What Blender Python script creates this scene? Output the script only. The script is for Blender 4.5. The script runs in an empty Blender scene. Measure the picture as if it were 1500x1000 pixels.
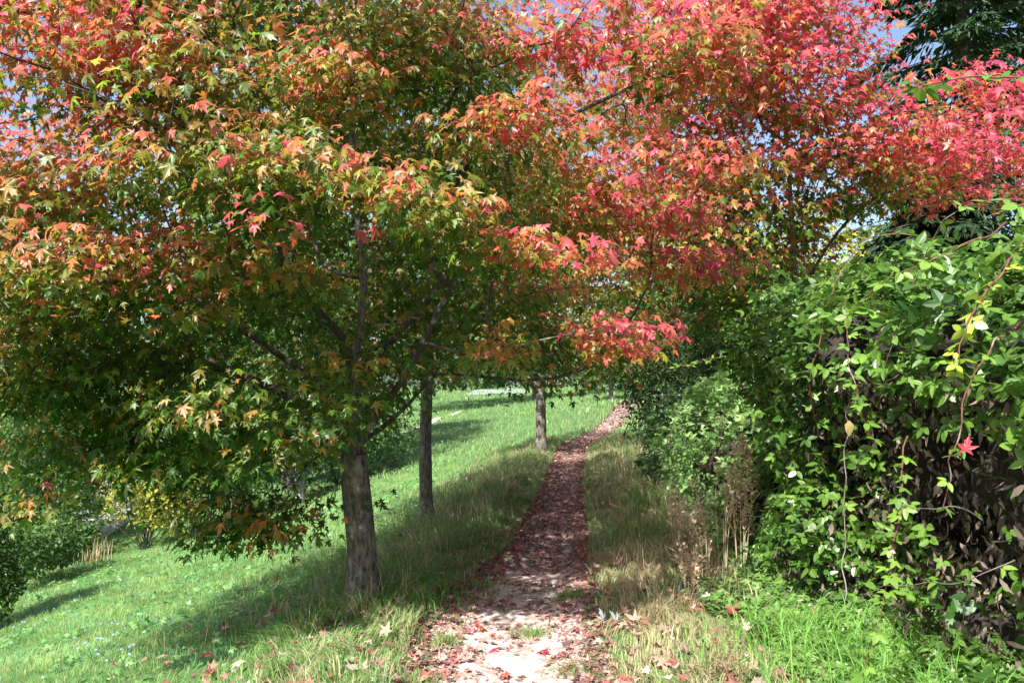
import bpy, math
import numpy as np
from mathutils import Vector

# ------------------------------------------------------------------ camera, sky, sun, exposure
S = bpy.context.scene
COL = S.collection
F_PX = 1167.0
PITCH = math.radians(2.94)
CAM_Z = 1.6
cd = bpy.data.cameras.new('camera'); cam = bpy.data.objects.new('camera', cd); COL.objects.link(cam)
cam.location = (0, 0, CAM_Z); cam.rotation_euler = (math.pi / 2 + PITCH, 0, 0)
cd.sensor_width = 36; cd.lens = F_PX / 1500 * 36; cd.clip_start = .05; cd.clip_end = 2000
S.camera = cam

SUN_EL = math.radians(47)
SH = np.array([0.50, 0.866])                      # horizontal way the shadows fall
W = bpy.data.worlds.new('World'); S.world = W; W.use_nodes = True
wn = W.node_tree.nodes; wl = W.node_tree.links
sky = wn.new('ShaderNodeTexSky'); sky.sky_type = 'NISHITA'; sky.sun_disc = False
sky.sun_elevation = SUN_EL; sky.sun_rotation = math.atan2(-SH[0], -SH[1])
sky.air_density = 1.0; sky.dust_density = 2.2; sky.ozone_density = .7
wn['Background'].inputs[1].default_value = 0.095
wl.new(sky.outputs[0], wn['Background'].inputs[0])
sd = bpy.data.lights.new('sun', 'SUN'); sun = bpy.data.objects.new('sun', sd); COL.objects.link(sun)
sd.energy = 5.0; sd.angle = math.radians(.55); sd.color = (1, .97, .92)
L = Vector((SH[0] * math.cos(SUN_EL), SH[1] * math.cos(SUN_EL), -math.sin(SUN_EL)))
sun.rotation_euler = L.to_track_quat('-Z', 'Y').to_euler(); sun.location = (-20, -40, 40)
S.view_settings.view_transform = 'Standard'; S.view_settings.look = 'None'
S.view_settings.exposure = 1.36; S.view_settings.gamma = 1
S.render.engine = 'CYCLES'
c = S.cycles
c.max_bounces = 7; c.diffuse_bounces = 4; c.glossy_bounces = 2; c.transmission_bounces = 4; c.transparent_max_bounces = 4
c.use_denoising = True

def at(px, py, d):
    """world point seen at photo pixel (px, py), d metres ahead of the camera"""
    u = (px - 750) / F_PX; v = (500 - py) / F_PX
    y = math.cos(PITCH) - v * math.sin(PITCH); z = math.sin(PITCH) + v * math.cos(PITCH)
    return np.array([u * d / y, d, CAM_Z + z * d / y])

# ------------------------------------------------------------------ helpers
def rng(s): return np.random.default_rng(s)
def unit(v): return v / np.maximum(np.linalg.norm(v, axis=-1, keepdims=True), 1e-9)
def noise(P, scale, seed, octaves=2):
    """smooth noise, about -1..1"""
    r = rng(seed); P = np.asarray(P, float); out = np.zeros(len(P)); a = 1; tot = 0
    for o in range(octaves):
        s = np.zeros(len(P))
        for k in range(7):
            w = unit(r.normal(size=P.shape[1])) * r.uniform(.6, 1.5) * 6.28 / scale * 2 ** o
            s += np.sin(P @ w + r.uniform(0, 6.28))
        out += a * s / 2.6; tot += a; a *= .5
    return out / tot

def tag(o, label=None, cat=None, group=None, kind=None):
    if label: o['label'] = label
    if cat: o['category'] = cat
    if group: o['group'] = group
    if kind: o['kind'] = kind
    return o
def thing(name, label, cat, loc, group=None):
    o = bpy.data.objects.new(name, None); COL.objects.link(o); o.location = [float(a) for a in loc]
    return tag(o, label, cat, group)
def mesh(name, V, Fc, mat, parent=None, colors=None, smooth=False):
    """V (n,3) world points; Fc (m,3) or (m,4) or list of those arrays; child geometry kept at world position"""
    V = np.asarray(V, np.float32)
    if parent is not None and parent.parent is None: off = np.array(parent.location)
    elif parent is not None: off = np.array(parent.parent.location) + np.array(parent.location)
    else: off = np.zeros(3)
    me = bpy.data.meshes.new(name)
    fl = Fc if isinstance(Fc, list) else [Fc]
    fl = [np.asarray(f, np.int32) for f in fl if len(f)]
    sizes = np.concatenate([np.full(len(f), f.shape[1], np.int32) for f in fl])
    loops = np.concatenate([f.ravel() for f in fl])
    me.vertices.add(len(V)); me.vertices.foreach_set('co', (V - off).astype(np.float32).ravel())
    me.loops.add(len(loops)); me.loops.foreach_set('vertex_index', loops)
    me.polygons.add(len(sizes))
    me.polygons.foreach_set('loop_start', np.concatenate([[0], np.cumsum(sizes)[:-1]]).astype(np.int32))
    me.polygons.foreach_set('loop_total', sizes)
    me.polygons.foreach_set('use_smooth', np.full(len(sizes), smooth, bool))
    me.update(calc_edges=True)
    if colors is not None:
        a = me.color_attributes.new('tint', 'FLOAT_COLOR', 'POINT')
        c4 = np.ones((len(V), 4), np.float32); c4[:, :3] = colors
        a.data.foreach_set('color', c4.ravel())
    me.materials.append(mat)
    o = bpy.data.objects.new(name, me); COL.objects.link(o)
    if parent is not None: o.parent = parent
    return o

# ------------------------------------------------------------------ materials
def newmat(name):
    m = bpy.data.materials.new(name); m.use_nodes = True
    return m, m.node_tree.nodes, m.node_tree.links, m.node_tree.nodes['Principled BSDF']
def leaf_mat(name, trans=.35, rough=.45, spec=.4, tgain=1.5, vein=0.12):
    m, n, l, p = newmat(name)
    a = n.new('ShaderNodeAttribute'); a.attribute_name = 'tint'
    g = n.new('ShaderNodeNewGeometry'); tx = n.new('ShaderNodeTexNoise'); tx.inputs['Scale'].default_value = 38; tx.inputs['Detail'].default_value = 3
    l.new(g.outputs['Position'], tx.inputs['Vector'])
    mr = n.new('ShaderNodeMapRange'); mr.inputs[3].default_value = 1 - 2.2 * vein; mr.inputs[4].default_value = 1 + 2.2 * vein
    l.new(tx.outputs[0], mr.inputs[0])
    mx = n.new('ShaderNodeVectorMath'); mx.operation = 'SCALE'
    l.new(a.outputs['Color'], mx.inputs[0]); l.new(mr.outputs[0], mx.inputs['Scale'])
    l.new(mx.outputs[0], p.inputs['Base Color'])
    p.inputs['Roughness'].default_value = rough; p.inputs['Specular IOR Level'].default_value = spec
    t = n.new('ShaderNodeBsdfTranslucent'); s2 = n.new('ShaderNodeVectorMath'); s2.operation = 'SCALE'; s2.inputs['Scale'].default_value = tgain
    l.new(mx.outputs[0], s2.inputs[0]); l.new(s2.outputs[0], t.inputs['Color'])
    mix = n.new('ShaderNodeMixShader'); mix.inputs[0].default_value = trans
    l.new(p.outputs[0], mix.inputs[1]); l.new(t.outputs[0], mix.inputs[2]); l.new(mix.outputs[0], n['Material Output'].inputs[0])
    return m
def bark_mat(name, c1, c2, scale=22, bump=.6):
    m, n, l, p = newmat(name)
    g = n.new('ShaderNodeNewGeometry'); mp = n.new('ShaderNodeMapping'); mp.inputs['Scale'].default_value = (1, 1, .3)
    t = n.new('ShaderNodeTexNoise'); t.inputs['Scale'].default_value = scale; t.inputs['Detail'].default_value = 8; t.inputs['Roughness'].default_value = .7
    l.new(g.outputs['Position'], mp.inputs[0]); l.new(mp.outputs[0], t.inputs['Vector'])
    r = n.new('ShaderNodeValToRGB'); r.color_ramp.elements[0].position = .36; r.color_ramp.elements[1].position = .66
    r.color_ramp.elements[0].color = (*c1, 1); r.color_ramp.elements[1].color = (*c2, 1)
    l.new(t.outputs[0], r.inputs[0])
    # lichen patches
    t2 = n.new('ShaderNodeTexNoise'); t2.inputs['Scale'].default_value = 9; t2.inputs['Detail'].default_value = 5
    l.new(g.outputs['Position'], t2.inputs['Vector'])
    r2 = n.new('ShaderNodeValToRGB'); r2.color_ramp.elements[0].position = .56; r2.color_ramp.elements[1].position = .66
    l.new(t2.outputs[0], r2.inputs[0])
    mx = n.new('ShaderNodeMixRGB'); mx.inputs[2].default_value = (.30, .31, .24, 1)
    ml = n.new('ShaderNodeMath'); ml.operation = 'MULTIPLY'; ml.inputs[1].default_value = .55
    l.new(r2.outputs[0], ml.inputs[0]); l.new(ml.outputs[0], mx.inputs[0]); l.new(r.outputs[0], mx.inputs[1])
    l.new(mx.outputs[0], p.inputs['Base Color']); p.inputs['Roughness'].default_value = .9
    b = n.new('ShaderNodeBump'); b.inputs['Strength'].default_value = bump; b.inputs['Distance'].default_value = .02
    l.new(t.outputs[0], b.inputs['Height']); l.new(b.outputs[0], p.inputs['Normal'])
    return m
def ground_mat(name, cols, scales=(1.3, 14), bump=.4, rough=.95, fine=60):
    """three colours mixed by two noises"""
    m, n, l, p = newmat(name)
    g = n.new('ShaderNodeNewGeometry')
    def tex(sc, d=5):
        t = n.new('ShaderNodeTexNoise'); t.inputs['Scale'].default_value = sc; t.inputs['Detail'].default_value = d; t.inputs['Roughness'].default_value = .65
        l.new(g.outputs['Position'], t.inputs['Vector']); return t
    t1, t2, t3 = tex(scales[0]), tex(scales[1], 7), tex(fine, 4)
    r1 = n.new('ShaderNodeValToRGB'); r1.color_ramp.elements[0].position = .4; r1.color_ramp.elements[1].position = .62
    r1.color_ramp.elements[0].color = (*cols[0], 1); r1.color_ramp.elements[1].color = (*cols[1], 1)
    l.new(t1.outputs[0], r1.inputs[0])
    r2 = n.new('ShaderNodeValToRGB'); r2.color_ramp.elements[0].position = .48; r2.color_ramp.elements[1].position = .6
    l.new(t2.outputs[0], r2.inputs[0])
    mx = n.new('ShaderNodeMixRGB'); mx.inputs[2].default_value = (*cols[2], 1)
    l.new(r2.outputs[0], mx.inputs[0]); l.new(r1.outputs[0], mx.inputs[1])
    mr = n.new('ShaderNodeMapRange'); mr.inputs[3].default_value = .65; mr.inputs[4].default_value = 1.35
    l.new(t3.outputs[0], mr.inputs[0])
    sc = n.new('ShaderNodeVectorMath'); sc.operation = 'SCALE'
    l.new(mx.outputs[0], sc.inputs[0]); l.new(mr.outputs[0], sc.inputs['Scale'])
    l.new(sc.outputs[0], p.inputs['Base Color']); p.inputs['Roughness'].default_value = rough
    b = n.new('ShaderNodeBump'); b.inputs['Strength'].default_value = bump; b.inputs['Distance'].default_value = .03
    l.new(t2.outputs[0], b.inputs['Height']); l.new(b.outputs[0], p.inputs['Normal'])
    return m
M_LEAF = leaf_mat('maple leaf', .45, .42, .5, 2.2)
M_FAR = leaf_mat('far leaf', .35, .5, .35, 1.6)
M_CON = leaf_mat('conifer needles', .12, .55, .3, 1.2)
M_BRAM = leaf_mat('bramble leaf', .28, .38, .5, 1.7)
M_DEAD = leaf_mat('dead leaf', .18, .75, .2, 1.2)
M_GRASS = leaf_mat('grass blade', .36, .6, .12, 1.6, .08)
M_BARK = bark_mat('maple bark', (.022, .018, .015), (.23, .20, .17), 42, 1.0)
M_BARKD = bark_mat('dark bark', (.02, .016, .014), (.08, .065, .055))
M_BIRCH = bark_mat('pale bark', (.2, .19, .16), (.5, .48, .42), 9, .2)
M_CANE = bark_mat('bramble cane', (.07, .03, .02), (.17, .07, .045), 60, .3)
M_STRAW = leaf_mat("dry straw", .3, .7, .2, 1.3, .1)
M_SOIL = ground_mat('lawn soil', ((.05, .11, .025), (.08, .17, .04), (.08, .10, .035)), (.5, 9))
M_PATH = ground_mat('trodden dirt', ((.42, .33, .295), (.52, .45, .41), (.30, .19, .16)), (2.2, 9), .5)
M_ROAD = ground_mat('pale road', ((.30, .29, .28), (.37, .36, .35), (.25, .24, .23)), (.8, 12), .1)
M_LOT = ground_mat('far concrete', ((.24, .25, .27), (.3, .31, .33), (.2, .21, .23)), (.3, 2), .05)
M_CORE = ground_mat('dark bramble core', ((.02, .016, .012), (.045, .035, .024), (.012, .01, .008)), (6, 25), 1.0)  # near-black filler colour for the unlit inside of the hedge
M_STONE = ground_mat('pale stone', ((.33, .30, .28), (.43, .40, .38), (.25, .22, .19)), (5, 20), .3)
def metal_mat():
    m, n, l, p = newmat('galvanised metal')
    t = n.new('ShaderNodeTexNoise'); t.inputs['Scale'].default_value = 30
    r = n.new('ShaderNodeValToRGB'); r.color_ramp.elements[0].color = (.32, .33, .34, 1); r.color_ramp.elements[1].color = (.6, .61, .62, 1)
    l.new(t.outputs[0], r.inputs[0]); l.new(r.outputs[0], p.inputs['Base Color'])
    p.inputs['Metallic'].default_value = .6; p.inputs['Roughness'].default_value = .45
    return m
M_METAL = metal_mat()

# ------------------------------------------------------------------ terrain
YK = np.array([-12, 0, 4.2, 5.5, 7.8, 13.3, 20, 28, 36, 48, 70])
XK = np.array([-.3, -.15, -.02, -.05, .36, .86, 1.5, 3.4, 5.3, 9.5, 18])
HK = np.array([.6, .6, .54, .58, .38, .29, .36, .38, .4, .4, .4])
_yy = np.linspace(-12, 70, 400); _xx = np.interp(_yy, YK, XK)
_kern = np.hanning(15); _kern /= _kern.sum()
_xs = np.convolve(np.pad(_xx, 7, mode='edge'), _kern, 'valid')
def xp(y): return np.interp(y, _yy, _xs)
def hw(y): return np.interp(y, YK, HK)
def sstep(a, b, x):
    t = np.clip((x - a) / (b - a), 0, 1)
    return t * t * (3 - 2 * t)
def H(x, y):
    x = np.asarray(x, float); y = np.asarray(y, float)
    s = x - xp(y) + .55
    sl = np.interp(y, [-20, 20, 40, 60, 90], [.3, .3, .105, .05, .02])
    d = np.maximum(-s - .1, 0); d = d * d / (d + .5)
    drop = sl * d
    cap = 3.05
    drop = cap - np.logaddexp(0, (cap - drop) * 3) / 3 * 1.0
    drop = np.maximum(drop, 0) * sstep(0, .6, -s)
    z = -drop
    z += .075 * np.maximum(y - 27, 0) * (1 - sstep(34, 52, y)) + 1.15 * sstep(38, 54, y)
    z = z + .12 * np.clip(s - 1.1, 0, 4) * .6
    P = np.stack([x.ravel(), y.ravel()], 1)
    z = z + (.05 * noise(P, 3.5, 3, 2)).reshape(x.shape) * sstep(.3, 2, np.abs(s))
    z = z + (.012 * noise(P, .8, 4, 2)).reshape(x.shape)
    rut = np.exp(-((s - .55) / .4) ** 2) * .045
    return z - rut
def grid(x0, x1, nx, y0, y1, ny):
    X, Y = np.meshgrid(np.linspace(x0, x1, nx), np.linspace(y0, y1, ny))
    i = np.arange(nx * (ny - 1)); i = i[(i % nx) != nx - 1]
    return X, Y, np.stack([i, i + 1, i + nx + 1, i + nx], 1)
def gridx(xs, ys):
    X, Y = np.meshgrid(xs, ys); nx = len(xs)
    i = np.arange(nx * (len(ys) - 1)); i = i[(i % nx) != nx - 1]
    return X, Y, np.stack([i, i + 1, i + nx + 1, i + nx], 1)
xs = np.unique(np.concatenate([np.linspace(-300, -20, 30), np.arange(-20, 12, .16), np.linspace(12, 300, 32)]))
ys = np.unique(np.concatenate([np.linspace(-60, -4, 18), np.arange(-4, 26, .18), np.arange(26, 70, .7), np.linspace(70, 900, 30)]))
X, Y, Q = gridx(xs, ys)
mesh('ground', np.stack([X.ravel(), Y.ravel(), H(X, Y).ravel()], 1), Q, M_SOIL, smooth=True)['kind'] = 'structure'

# trodden path with ragged edges
py_ = np.arange(-6, 60, .1); pu = np.linspace(-1, 1, 15)
U, YY = np.meshgrid(pu, py_)
edge = 1 + .16 * noise(np.stack([YY.ravel(), np.sign(U.ravel()) * 5], 1), 1.1, 9, 3).reshape(U.shape)
XX = xp(YY) + U * hw(YY) * edge
zz = H(XX, YY) + .012 - .03 * np.abs(U) ** 6
i = np.arange(15 * (len(py_) - 1)); i = i[(i % 15) != 14]
mesh('footpath', np.stack([XX.ravel(), YY.ravel(), zz.ravel()], 1), np.stack([i, i + 1, i + 16, i + 15], 1), M_PATH, smooth=True)['kind'] = 'structure'

def ribbon(name, pts, width, mat, lift=.02, n=60, across=7):
    pts = np.array(pts, float); t = np.linspace(0, 1, len(pts)); tt = np.linspace(0, 1, n)
    cx = np.interp(tt, t, pts[:, 0]); cy = np.interp(tt, t, pts[:, 1])
    d = np.gradient(np.stack([cx, cy], 1), axis=0); d = unit(d); nrm = np.stack([d[:, 1], -d[:, 0]], 1)
    u = np.linspace(-.5, .5, across) * width
    X = cx[:, None] + nrm[:, :1] * u; Y = cy[:, None] + nrm[:, 1:] * u
    i = np.arange(across * (n - 1)); i = i[(i % across) != across - 1]
    o = mesh(name, np.stack([X.ravel(), Y.ravel(), H(X, Y).ravel() + lift], 1), np.stack([i, i + 1, i + across + 1, i + across], 1), mat, smooth=True)
    o['kind'] = 'structure'; return o
ribbon('road', [(-16, 2), (-13.6, 10), (-12.9, 18), (-13.6, 25), (-16, 33), (-20, 45)], 2.8, M_ROAD, .03)
ribbon('dirt_path', [(-8, 30), (-4.2, 37), (-2.8, 44)], .4, M_PATH, .03)
X, Y, Q = grid(-4.2, 1.6, 20, 74, 92, 20)
mesh('pavement', np.stack([X.ravel(), Y.ravel(), H(X, Y).ravel() + .05], 1), Q, M_LOT, smooth=True)['kind'] = 'structure'

# ------------------------------------------------------------------ leaf templates: (verts (k,2): u across, v along; tris)
def fan(outline, centre):
    o = np.array(outline, float); k = len(o)
    v = np.vstack([o, centre]); t = np.array([[i, (i + 1) % k, k] for i in range(k)])
    return v, t
def sym(half):
    """mirror a half outline (starts at the base, ends at the tip, u >= 0)"""
    h = list(half); m = [(-u, v) for u, v in h[::-1] if abs(u) > 1e-6]
    return h + m
MAPLE = fan(sym([(0, .04), (.14, .0), (.40, -.13), (.27, .13), (.24, .19), (.40, .27), (.66, .50), (.36, .46), (.14, .42), (.20, .62), (.25, .74), (.11, .80), (0, 1.06)]), (0, .22))
MAPLE_S = fan(sym([(0, .02), (.42, -.06), (.26, .22), (.58, .46), (.2, .48), (0, 1.0)]), (0, .28))
def leaflets(angles, sizes, outline):
    V = []; T = []; b = 0
    for a, s, off in zip(angles, sizes, [0.12] * len(angles)):
        o = np.array(outline) * s; o[:, 1] += off * .6
        ca, sa = math.cos(a), math.sin(a)
        r = np.stack([o[:, 0] * ca + o[:, 1] * sa, -o[:, 0] * sa + o[:, 1] * ca], 1)
        k = len(r); V.append(r); T += [[b, b + i, b + i + 1] for i in range(1, k - 1)]; b += k
    return np.vstack(V), np.array(T)
OVAL = sym([(0, 0), (.2, .14), (.27, .36), (.19, .66), (0, .92)])
TRI = leaflets([0, 1.25, -1.25], [.62, .52, .52], OVAL)
FIVE = leaflets([0, 1.0, -1.0, 2.0, -2.0], [.6, .52, .52, .36, .36], OVAL)
SIMPLE = fan(sym([(0, 0), (.26, .3), (.2, .7), (0, 1)]), (0, .45))
DIAM = (np.array([(0, 0), (.33, .42), (0, 1), (-.33, .42)]), np.array([[0, 1, 2], [0, 2, 3]]))
NEEDLE = (np.array([(0, 0), (.17, .35), (.05, 1), (0, .7), (-.05, 1.02), (-.17, .38)]), np.array([[0, 1, 2], [0, 2, 3], [0, 3, 4], [0, 4, 5]]))
DEADT = fan([(0, 0), (.13, .15), (.16, .3), (.22, .5), (.13, .72), (.07, .9), (0, 1.05), (-.06, .85), (-.16, .66), (-.17, .45), (-.14, .25)], (.0, .5))

def scatter(P, T, N, size, templ, curl, r):
    """leaf copies at P with tip direction T and normal N -> verts, tris, copies index"""
    tv, tt = templ; k = len(tv); n = len(P)
    T = unit(T); N = N - T * np.sum(T * N, 1, keepdims=True); N = unit(N); B = np.cross(T, N)
    u = tv[None, :, 0] * (1 + .15 * r.normal(size=(n, 1))); v = np.repeat(tv[None, :, 1], n, 0)
    cu = curl[:, None]
    w = -cu * (v ** 2) * .8 - cu * 1.1 * u ** 2 + .3 * np.abs(u) * r.normal(size=(n, 1)) + .22 * v * u * r.normal(size=(n, 1)) * 2
    sz = size[:, None, None]
    V = P[:, None, :] + sz * (u[..., None] * B[:, None] + v[..., None] * T[:, None] + w[..., None] * N[:, None])
    idx = (np.arange(n) * k)[:, None, None] + tt[None]
    return V.reshape(-1, 3), idx.reshape(-1, 3), np.repeat(np.arange(n), k)

def tube(pts, rad, sides=6, cap=True):
    pts = np.asarray(pts, float); n = len(pts)
    t = unit(np.gradient(pts, axis=0)) if n > 2 else np.repeat(unit((pts[1] - pts[0])[None]), 2, 0)
    a = np.array([0, 0, 1.0]) if abs(t[0][2]) < .9 else np.array([1.0, 0, 0])
    V = []; prev = unit(np.cross(t[0], a)[None])[0]
    ang = np.linspace(0, 2 * np.pi, sides, endpoint=False)
    for i in range(n):
        prev = prev - t[i] * (prev @ t[i]); prev /= max(np.linalg.norm(prev), 1e-9); b = np.cross(t[i], prev)
        rr = rad[i] * (np.ones(sides) if np.ndim(rad[i]) == 0 else 1)
        V.append(pts[i] + (np.cos(ang)[:, None] * prev + np.sin(ang)[:, None] * b) * np.reshape(rr, (-1, 1)))
    V = np.vstack(V); Fq = []
    for i in range(n - 1):
        for j in range(sides):
            Fq.append((i * sides + j, i * sides + (j + 1) % sides, (i + 1) * sides + (j + 1) % sides, (i + 1) * sides + j))
    return V, np.array(Fq)
def tubes(name, lst, mat, parent):
    V = []; Fc = []; b = 0
    for pts, rad, sides in lst:
        v, f = tube(pts, rad, sides); V.append(v); Fc.append(f + b); b += len(v)
    return mesh(name, np.vstack(V), np.vstack(Fc), mat, parent, smooth=True)
def smooth_line(pts, n=8):
    """Catmull-Rom through points"""
    P = np.array(pts, float); P = np.vstack([2 * P[0] - P[1], P, 2 * P[-1] - P[-2]]); out = []
    for i in range(1, len(P) - 2):
        for t in np.linspace(0, 1, n, endpoint=False):
            a, b, c_, d = P[i - 1:i + 3]
            out.append(.5 * (2 * b + (c_ - a) * t + (2 * a - 5 * b + 4 * c_ - d) * t * t + (3 * b - a - 3 * c_ + d) * t ** 3))
    out.append(P[-2]); return np.array(out)

# ------------------------------------------------------------------ branching: join crown targets to the nearest wood
def grow(limbs, targets, seed, w=.35, step=.22):
    """limbs: polylines (first = trunk).  returns list of chains (pts, radii), tip points, tip directions"""
    r = rng(seed)
    nodes = []; par = []; plen = []
    for li, (pts, attach) in enumerate(limbs):
        pts = np.array(pts, float)
        if attach is None: p = -1; l0 = 0
        else:
            A = np.array(nodes); p = int(np.argmin(np.linalg.norm(A - pts[0], axis=1))); l0 = plen[p]; pts = pts[1:]
        for q in pts:
            l0 = l0 + (np.linalg.norm(q - nodes[p]) if p >= 0 else 0)
            nodes.append(q); par.append(p); plen.append(l0); p = len(nodes) - 1
    nfix = len(nodes); cap = nfix + len(targets) * 8
    A = np.zeros((cap, 3)); A[:nfix] = nodes; PL = np.zeros(cap); PL[:nfix] = plen; n = nfix; par = list(par)
    root = nodes[0]; zmin = nodes[0][2] + .55 * (limbs[0][0][-1][2] - nodes[0][2]) if len(limbs) == 1 else None
    ok = np.zeros(cap); 
    # low part of the trunk carries no branches
    z0 = BARE_Z[0]
    d0 = np.linalg.norm(targets - np.array([root[0], root[1], z0 + .6]), axis=1)
    tips = []; tdir = []
    for ti in np.argsort(d0):
        q = targets[ti]
        dd = np.linalg.norm(A[:n] - q, axis=1)
        up = np.maximum(A[:n, 2] - q[2] - .15, 0)      # wood rises towards its tips
        cost = dd + w * PL[:n] * .25 + up * .9 + (A[:n, 2] < z0) * 9
        p = int(np.argmin(cost)); a = A[p]; dist = dd[p]; k = max(1, int(dist / step)); k = min(k, 7)
        base = A[par[p]] if par[p] >= 0 else a - np.array([0, 0, 1.])
        v0 = unit((a - base)[None])[0] * dist * .35
        for j in range(1, k + 1):
            t = j / k
            pt = a + (q - a) * t + v0 * (t * (1 - t)) * 1.3 + (r.normal(size=3) * .018 if j < k else 0)
            A[n] = pt; par.append(p); PL[n] = PL[p] + dist / k; p = n; n += 1
        tips.append(q); tdir.append(unit((q - a)[None])[0] if dist > 1e-6 else np.array([0, 0, 1.]))
    A = A[:n]; par = np.array(par)
    cnt = np.zeros(n); haschild = np.zeros(n, bool); haschild[par[par >= 0]] = True
    cnt[~haschild] = 1
    best = np.full(n, -1); bc = np.zeros(n)
    for i in range(n - 1, 0, -1):
        p = par[i]
        if p >= 0:
            cnt[p] += cnt[i]
            if cnt[i] > bc[p]: bc[p] = cnt[i]; best[p] = i
    return A, par, cnt, best, nfix, np.array(tips), np.array(tdir)
BARE_Z = [1.0]

def chains(A, par, cnt, best, r_tip, power, rmax):
    rad = np.minimum(r_tip * cnt ** power, rmax)
    out = []
    heads = [i for i in range(len(A)) if par[i] < 0 or best[par[i]] != i]
    for h in heads:
        idx = [h]
        while best[idx[-1]] >= 0: idx.append(best[idx[-1]])
        pts = A[idx]; rr = rad[idx].copy()
        if par[h] >= 0:
            pts = np.vstack([A[par[h]], pts]); rr = np.concatenate([[min(rr[0] * 1.15, rad[par[h]])], rr])
        if len(pts) < 2: continue
        rr[-1] *= .5
        out.append((pts, rr))
    return out

PAL = np.array([(.05, .12, .010), (.13, .19, .018), (.27, .20, .035), (.43, .125, .05), (.51, .105, .095), (.52, .075, .125)])
def autumn(t):
    """t 0 green .. 1 crimson"""
    t = np.clip(t, 0, 1) * (len(PAL) - 1); i = np.minimum(t.astype(int), len(PAL) - 2); f = (t - i)[:, None]
    return PAL[i] * (1 - f) + PAL[i + 1] * f

def maple(name, label, base, trunk_r, trunk_pts, limb_pts, inside, box, n_targets, n_leaves, leaf_size, templ, redness, seed,
          bare, spray=.28, group='maple trees in a row beside the footpath', cat='maple tree', flat=.35, keep=None, bark=None, clump_s=1.25, extra=None, dens=None):
    r = rng(seed); BARE_Z[0] = bare
    root = thing(name, label, cat, base, group)
    # crown targets: clumped
    C = r.uniform(box[0], box[1], size=(n_targets * 9, 3))
    C = C[inside(C)]
    m = noise(C * np.array([1, 1, 1.9]), clump_s, seed + 5, 2)
    C = C[m > -.02 + .16 * r.random(len(C)) + (0 if dens is None else dens(C))][:n_targets]
    if extra is not None: C = np.vstack([C, extra])
    if keep is not None: C = C[keep(C)]
    limbs = [(smooth_line(trunk_pts, 5), None)] + [(smooth_line(l, 6), 1) for l in limb_pts]
    A, par, cnt, best, nfix, tips, tdir = grow(limbs, C, seed + 1)
    for _ in range(2):
        A2 = A.copy(); ii = np.arange(nfix, len(A)); ii = ii[best[ii] >= 0]
        A2[ii] = .4 * A[ii] + .3 * A[par[ii]] + .3 * A[best[ii]]; A = A2
    ch = chains(A, par, cnt, best, .0034, .48, trunk_r * .8)
    thick = []; thin = []
    for k, (pts, rr) in enumerate(ch):
        if k == 0:
            h = pts[:, 2] - base[2]; n = len(pts)
            tr = trunk_r * (1 - .10 * np.clip(h, 0, 1.6)) * (1 + .6 * np.exp(-np.maximum(h, 0) / .11)) * (1 + .03 * np.sin(h * 9 + base[0] * 5))
            rr = np.where(h < bare - base[2] + .15, tr, np.minimum(rr, tr * .9))
            # buttress / unevenness per side
            sides = 14; ang = np.linspace(0, 2 * np.pi, sides, endpoint=False)
            rows = [rr[i] * (1 + (.20 * np.exp(-max(h[i], 0) / .2) + .03) * np.sin(ang * 3 + 1.3 + h[i]) + .025 * np.sin(ang * 5 + h[i] * 6)) for i in range(n)]
            pts = pts.copy(); pts[0, 2] -= .15
            thick.append((pts, rows, sides))
        elif rr[0] > .018: thick.append((pts, rr, 8))
        else: thin.append((pts, rr, 4))
    tubes('trunk', thick[:1], bark or M_BARK, root)
    tubes('branches', thick[1:] + thin, bark or M_BARKD, root)
    # leaves
    nt = len(tips); per = r.poisson(n_leaves / nt, nt); ti = np.repeat(np.arange(nt), per); n = len(ti)
    axis = np.array([base[0], base[1], 0]); out = tips[ti] - axis; out[:, 2] = 0; out = unit(out)
    d = r.normal(size=(n, 3)) * spray * np.array([1, 1, flat]); 
    P = tips[ti] + d + out * spray * .2
    az = unit(d * np.array([1, 1, .2]) + .5 * out * spray + r.normal(size=(n, 3)) * spray * .35)
    T = az.copy(); T[:, 2] -= .35 + .35 * r.random(n)
    sunv = np.array([-SH[0], -SH[1], .9]) * .35
    N = np.array([0, 0, 1.]) + .25 * out + sunv + r.normal(size=(n, 3)) * .5
    if keep is not None:
        kp = keep(P); P, T, N, ti, d = P[kp], T[kp], N[kp], ti[kp], d[kp]; n = len(P)
    size = leaf_size * np.clip(r.normal(1, .26, n), .4, 1.6)
    V, Fc, own = scatter(P, T, N, size, templ, r.uniform(.05, 1.0, n), r)
    clump = noise(tips, .9, seed + 8, 2)
    t = redness(P) + .36 * clump[ti] + .10 * r.normal(size=n) + .17 * np.clip(d[:, 2] / (spray * flat), -1.6, 1.6)
    col = autumn(t) * r.uniform(.5, 1.2, (n, 1)) * (1 + .07 * r.normal(size=(n, 3)))
    # some faded, blotched leaves
    f = r.random(n) < .03; col[f] = np.array([.42, .33, .14]) * r.uniform(.6, 1, (f.sum(), 1))
    mesh('crown', V, Fc, M_LEAF, root, np.clip(col, .004, .9)[own], smooth=True)
    return root

def gz(x, y): return float(H(np.array([x]), np.array([y]))[0])

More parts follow.
